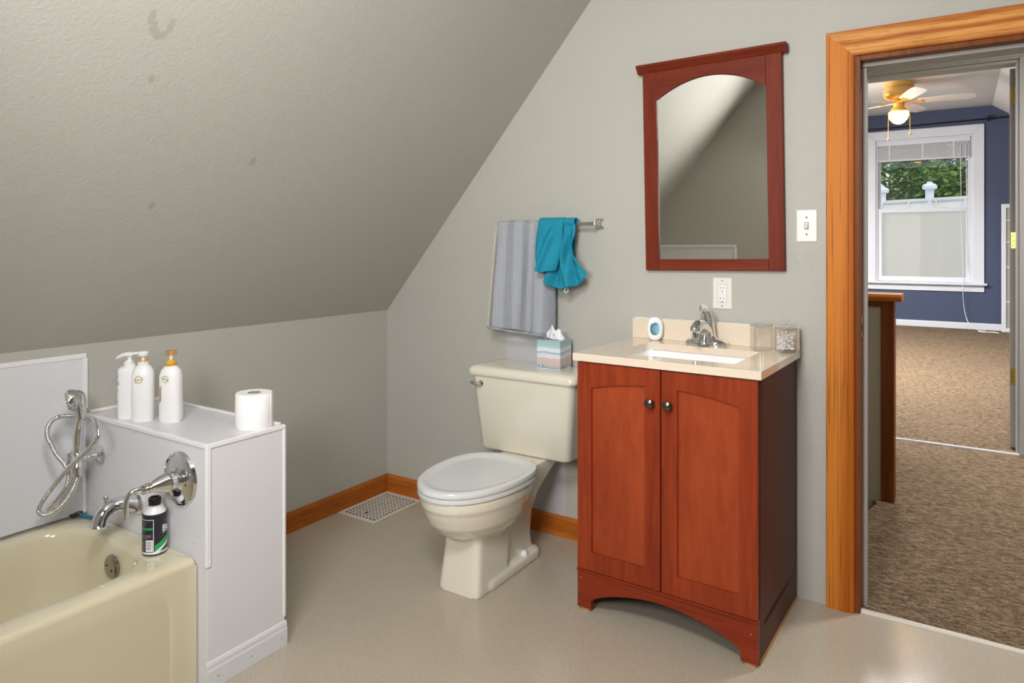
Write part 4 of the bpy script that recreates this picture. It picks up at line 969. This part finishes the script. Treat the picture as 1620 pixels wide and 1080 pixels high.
# faucet
t = thing('basin_faucet', 'single lever chrome faucet behind the basin', 'faucet', vl(-.312, -.080, Z1), RV)
def ov(hx, hy, z, n=32): return [(hx*math.copysign(abs(math.cos(2*PI*i/n))**.75, math.cos(2*PI*i/n)), hy*math.sin(2*PI*i/n), z) for i in range(n)]
M().loft([ov(.078, .028, 0), ov(.079, .029, .003), ov(.077, .028, .016), ov(.070, .024, .021), ov(.045, .02, .027), ov(.032, .018, .038)]).build('deck_plate', 'chrome', t)
bd = spline([(0, .004, .010), (0, .000, .035), (0, -.010, .060), (0, -.038, .078), (0, -.076, .082), (0, -.108, .072), (0, -.120, .058)], 5)
M().tube(bd, [(.050-.027*min(1, (i/14)**.7), .034-.014*min(1, i/12)) for i in range(len(bd)-4)]+[(.022, .019), (.021, .018), (.019, .015), (.014, .010)], 24).build('spout', 'chrome', t, sharp=60)
M().lathe([(.0125, .052), (.013, .038), (.011, .036), (0, .037)], (0, -.112, .002), n=18).build('aerator', 'chrome', t)
hv = M().loft([[(.020*math.cos(2*PI*i/20)*sx, yy+.020*math.sin(2*PI*i/20)*sy, z) for i in range(20)] for z, yy, sx, sy in ((.020, .014, 1.7, 1.15), (.045, .014, 1.5, 1.25), (.07, .013, 1.35, 1.3), (.088, .012, 1.3, 1.3), (.105, .008, 1.2, 1.25), (.118, .000, 1.05, 1.05), (.129, -.010, .75, .7))]).build('handle', 'chrome', t)
M().tube(spline([(0, .034, .085), (0, .022, .112), (0, -.006, .131), (0, -.040, .139), (0, -.066, .142)], 4), [(.016, .008), (.017, .007), (.018, .006), (.018, .006), (.018, .005), (.018, .005), (.0175, .0045), (.017, .004), (.016, .004), (.016, .004), (.0165, .004), (.0165, .004), (.017, .0035), (.017, .0035), (.016, .0035), (.014, .003), (.008, .002)], 14).build('lever', 'chrome', hv)
M().lathe([(.0045, 0), (.0045, -.0012)], (0, -.0150, .094), 'y', 12).build('temperature_dot', 'red', hv)
# air freshener
t = thing('air_freshener', 'oval white air freshener with a blue window on the vanity top', 'air freshener', vl(-.526, -.050, Z1), RV+.36)
def pill(hw, hh, y, n=36): return [(hw*math.copysign(abs(math.cos(2*PI*i/n))**.8, math.cos(2*PI*i/n)), y, .046+hh*math.copysign(abs(math.sin(2*PI*i/n))**.8, math.sin(2*PI*i/n))) for i in range(n)]
M().loft([pill(.026, .040, .014), pill(.030, .045, .011), pill(.0315, .0462, 0), pill(.030, .045, -.010), pill(.026, .040, -.014), pill(.022, .034, -.0145)]).build('case', 'plastic', t)
M().loft([pill(.018, .0255, -.0143), pill(.018, .0255, -.0152), pill(.016, .0235, -.0156)]).build('gel_window', 'gel', t)
for i in range(16):
    a_ = math.radians(60+i*15); c_, s_ = math.cos(a_), math.sin(a_)
    M().add([(.0105*c_-.0007*s_, -.0160, .046+.014*s_+.0007*c_), (.0165*c_-.0010*s_, -.0158, .046+.0235*s_+.001*c_), (.0165*c_+.0010*s_, -.0158, .046+.0235*s_-.001*c_), (.0105*c_+.0007*s_, -.0160, .046+.014*s_-.0007*c_)], [(0, 1, 2, 3)]).build('grille_rib', 'darkgrey', t)
# jars
def jar(loc, R_, h, label):
    t = thing('acrylic_jar', label, 'jar', loc+Vector((0, 0, .0008)), 0, 'clear jars on the vanity top')
    M().lathe([(R_-.003, 0), (R_, .003), (R_, h), (R_-.0012, h+.0008), (R_-.0024, h), (R_-.0024, .0055), (0, .0055)], n=40).build('cup', 'acrylic', t)
    M().lathe([(R_+.0002, h-.004), (R_+.0008, h-.002), (R_+.0002, h)], n=40).build('rim', 'acrylic', t)
    return t
j1 = jar(vl(-.114, -.074, Z1), .039, .090, 'empty clear acrylic jar without a lid')
a0 = math.radians(-62)
for i, (z, a_, b_) in enumerate(((.066, -.6, .25), (.064, -.6, .25))): M().grid(lambda u, v: (.0394*math.cos(a0+a_+(b_-a_)*u), .0394*math.sin(a0+a_+(b_-a_)*u), z-i*.004+v*.0007), 8, 1).build('printed_line', 'midgrey', j1)
j2 = jar(vl(-.030, -.078, Z1), .038, .084, 'clear acrylic jar of cotton swabs with a knobbed lid')
ld = M().lathe([(.0385, .083), (.039, .0845), (.039, .087), (.036, .088), (.034, .092), (.012, .094), (.006, .097)], n=40).build('lid', 'acrylic', j2)
M().lathe([(.006, .096), (.005, .100), (.009, .104), (.0115, .110), (.009, .117), (0, .1195)], n=20).build('lid_knob', 'acrylic', ld)
sw = M().tube([(0, 0, -.026), (0, 0, .026)], .0011, 6)
for s_ in (-1, 1): sw.lathe([(0, s_*.018), (.0018, s_*.020), (.0025, s_*.025), (.0018, s_*.0285), (0, s_*.030)], n=8)
sw0 = sw.build('cotton_swab', 'swab'); jc = vl(-.030, -.078, Z1)
for i in range(42):
    o = sw0 if i == 0 else sw0.copy()
    if i: C.objects.link(o)
    while True:
        d_ = Vector((random.gauss(0, 1), random.gauss(0, 1), random.gauss(0, .7))).normalized()
        p = Vector((random.uniform(-.02, .02), random.uniform(-.02, .02), random.uniform(.012, .056)))
        e1, e2 = p+d_*.0300, p-d_*.0300
        if all(math.hypot(q_.x, q_.y) < .0335 and .0085 < q_.z < .070 for q_ in (e1, e2)): break
    o.location = jc+p; o.rotation_euler = d_.to_track_quat('Z', 'Y').to_euler()
    tag(o, 'white cotton swab in the lidded acrylic jar', 'cotton swab', 'cotton swabs in the lidded jar')

# ============================================================ mirror, switch, outlet
t = thing('wall_mirror', 'arched mahogany framed mirror hung above the vanity', 'mirror', (1.68, -.003, 1.162), 0)
t.rotation_euler = (math.radians(.6), math.radians(-.8), 0)
hw, H_ = .2635, .785
gx0, gx1, gz0, gz1 = -.208, .208, .043, .672     # glass opening, spring of the arch
for a_, b_ in ((-hw, gx0), (gx1, hw)): M().box(a_, b_, -.022, 0, 0, H_).build('stile', 'mahogany', t, .002)
M().box(gx0, gx1, -.0215, 0, 0, gz0).build('bottom_rail', 'mahogany_x', t, .002)
pts = [(gx0, H_), (gx0, gz1)]
for i in range(1, 24):
    u = i/24*2-1; pts.append((gx1*u, gz1+.068*(1-u*u)))
pts += [(gx1, gz1), (gx1, H_)]
M().prism(pts, 'y', -.0215, 0).build('top_rail', 'mahogany_x', t, .0015, tri=True)
M().prism([(0, H_-.004), (-.024, H_-.004), (-.030, H_+.004), (-.044, H_+.020), (-.044, H_+.028), (0, H_+.028)], 'x', -hw-.020, hw+.020).build('crown', 'mahogany_x', t, .0015)
M().box(gx0-.004, gx1+.004, -.012, -.008, gz0-.004, gz1+.075).build('glass', 'mirror', t)

t = thing('light_switch', 'white toggle light switch plate beside the door casing', 'light switch', (2.012, 0, 1.326))
M().loft([[(a_*w2, y_, b_*h2) for a_, b_ in ((-1, -1), (1, -1), (1, 1), (-1, 1))] for y_, w2, h2 in ((0, .0355, .058), (-.002, .0355, .058), (-.006, .0325, .055))]).build('plate', 'ivory', t, .001)
M().frame([(-.007, -.0135), (.007, -.0135), (.007, .0135), (-.007, .0135)], [(-.005, -.0115), (.005, -.0115), (.005, .0115), (-.005, .0115)], 'y', -.0065, -.006).build('toggle_slot', 'midgrey', t)
M().prism([(-.006, -.0105), (-.0062, .009), (-.008, .0095), (-.0155, -.001), (-.0150, -.007), (-.0075, -.0105)], 'x', -.0045, .0045).build('toggle', 'ivory', t, .001)
for z in (.030, -.030): M().lathe([(.0035, -.0055), (.0035, -.007), (0, -.0075)], (0, 0, z), 'y', 12).build('screw', 'midgrey', t)
t = thing('power_outlet', 'white rectangular power outlet plate below the mirror', 'outlet', (1.7145, 0, 1.0755))
M().loft([[(a_*w2, y_, b_*h2) for a_, b_ in ((-1, -1), (1, -1), (1, 1), (-1, 1))] for y_, w2, h2 in ((0, .037, .060), (-.002, .037, .060), (-.006, .034, .057))]).build('plate', 'ivory', t, .001)
M().frame([(-.0175, -.0345), (.0175, -.0345), (.0175, .0345), (-.0175, .0345)], [(-.0168, -.0338), (.0168, -.0338), (.0168, .0338), (-.0168, .0338)], 'y', -.0064, -.0058).build('insert_gap', 'cardboard', t)
ins_ = M().box(-.016, .016, -.0075, -.005, -.033, .033).build('insert', 'plastic', t, .001)
for z0_ in (.014, -.025):
    for x, h2 in ((-.006, .0042), (.006, .0034)): M().box(x-.0009, x+.0009, -.0078, -.0072, z0_+.003-h2+.004, z0_+.003+h2+.004).build('slot', 'darkhole', ins_)
    M().lathe([(.0024, -.0072), (.0024, -.0078)], (0, 0, z0_-.006), 'y', 10).build('ground_slot', 'darkhole', ins_)
for z in (.0045, -.0035): M().box(-.006, .006, -.0085, -.0072, z-.003, z+.003).build('test_button', 'ivory', ins_, .0005)
for z in (.048, -.048): M().lathe([(.003, -.0055), (.003, -.0068)], (0, 0, z), 'y', 10).build('screw', 'midgrey', t)
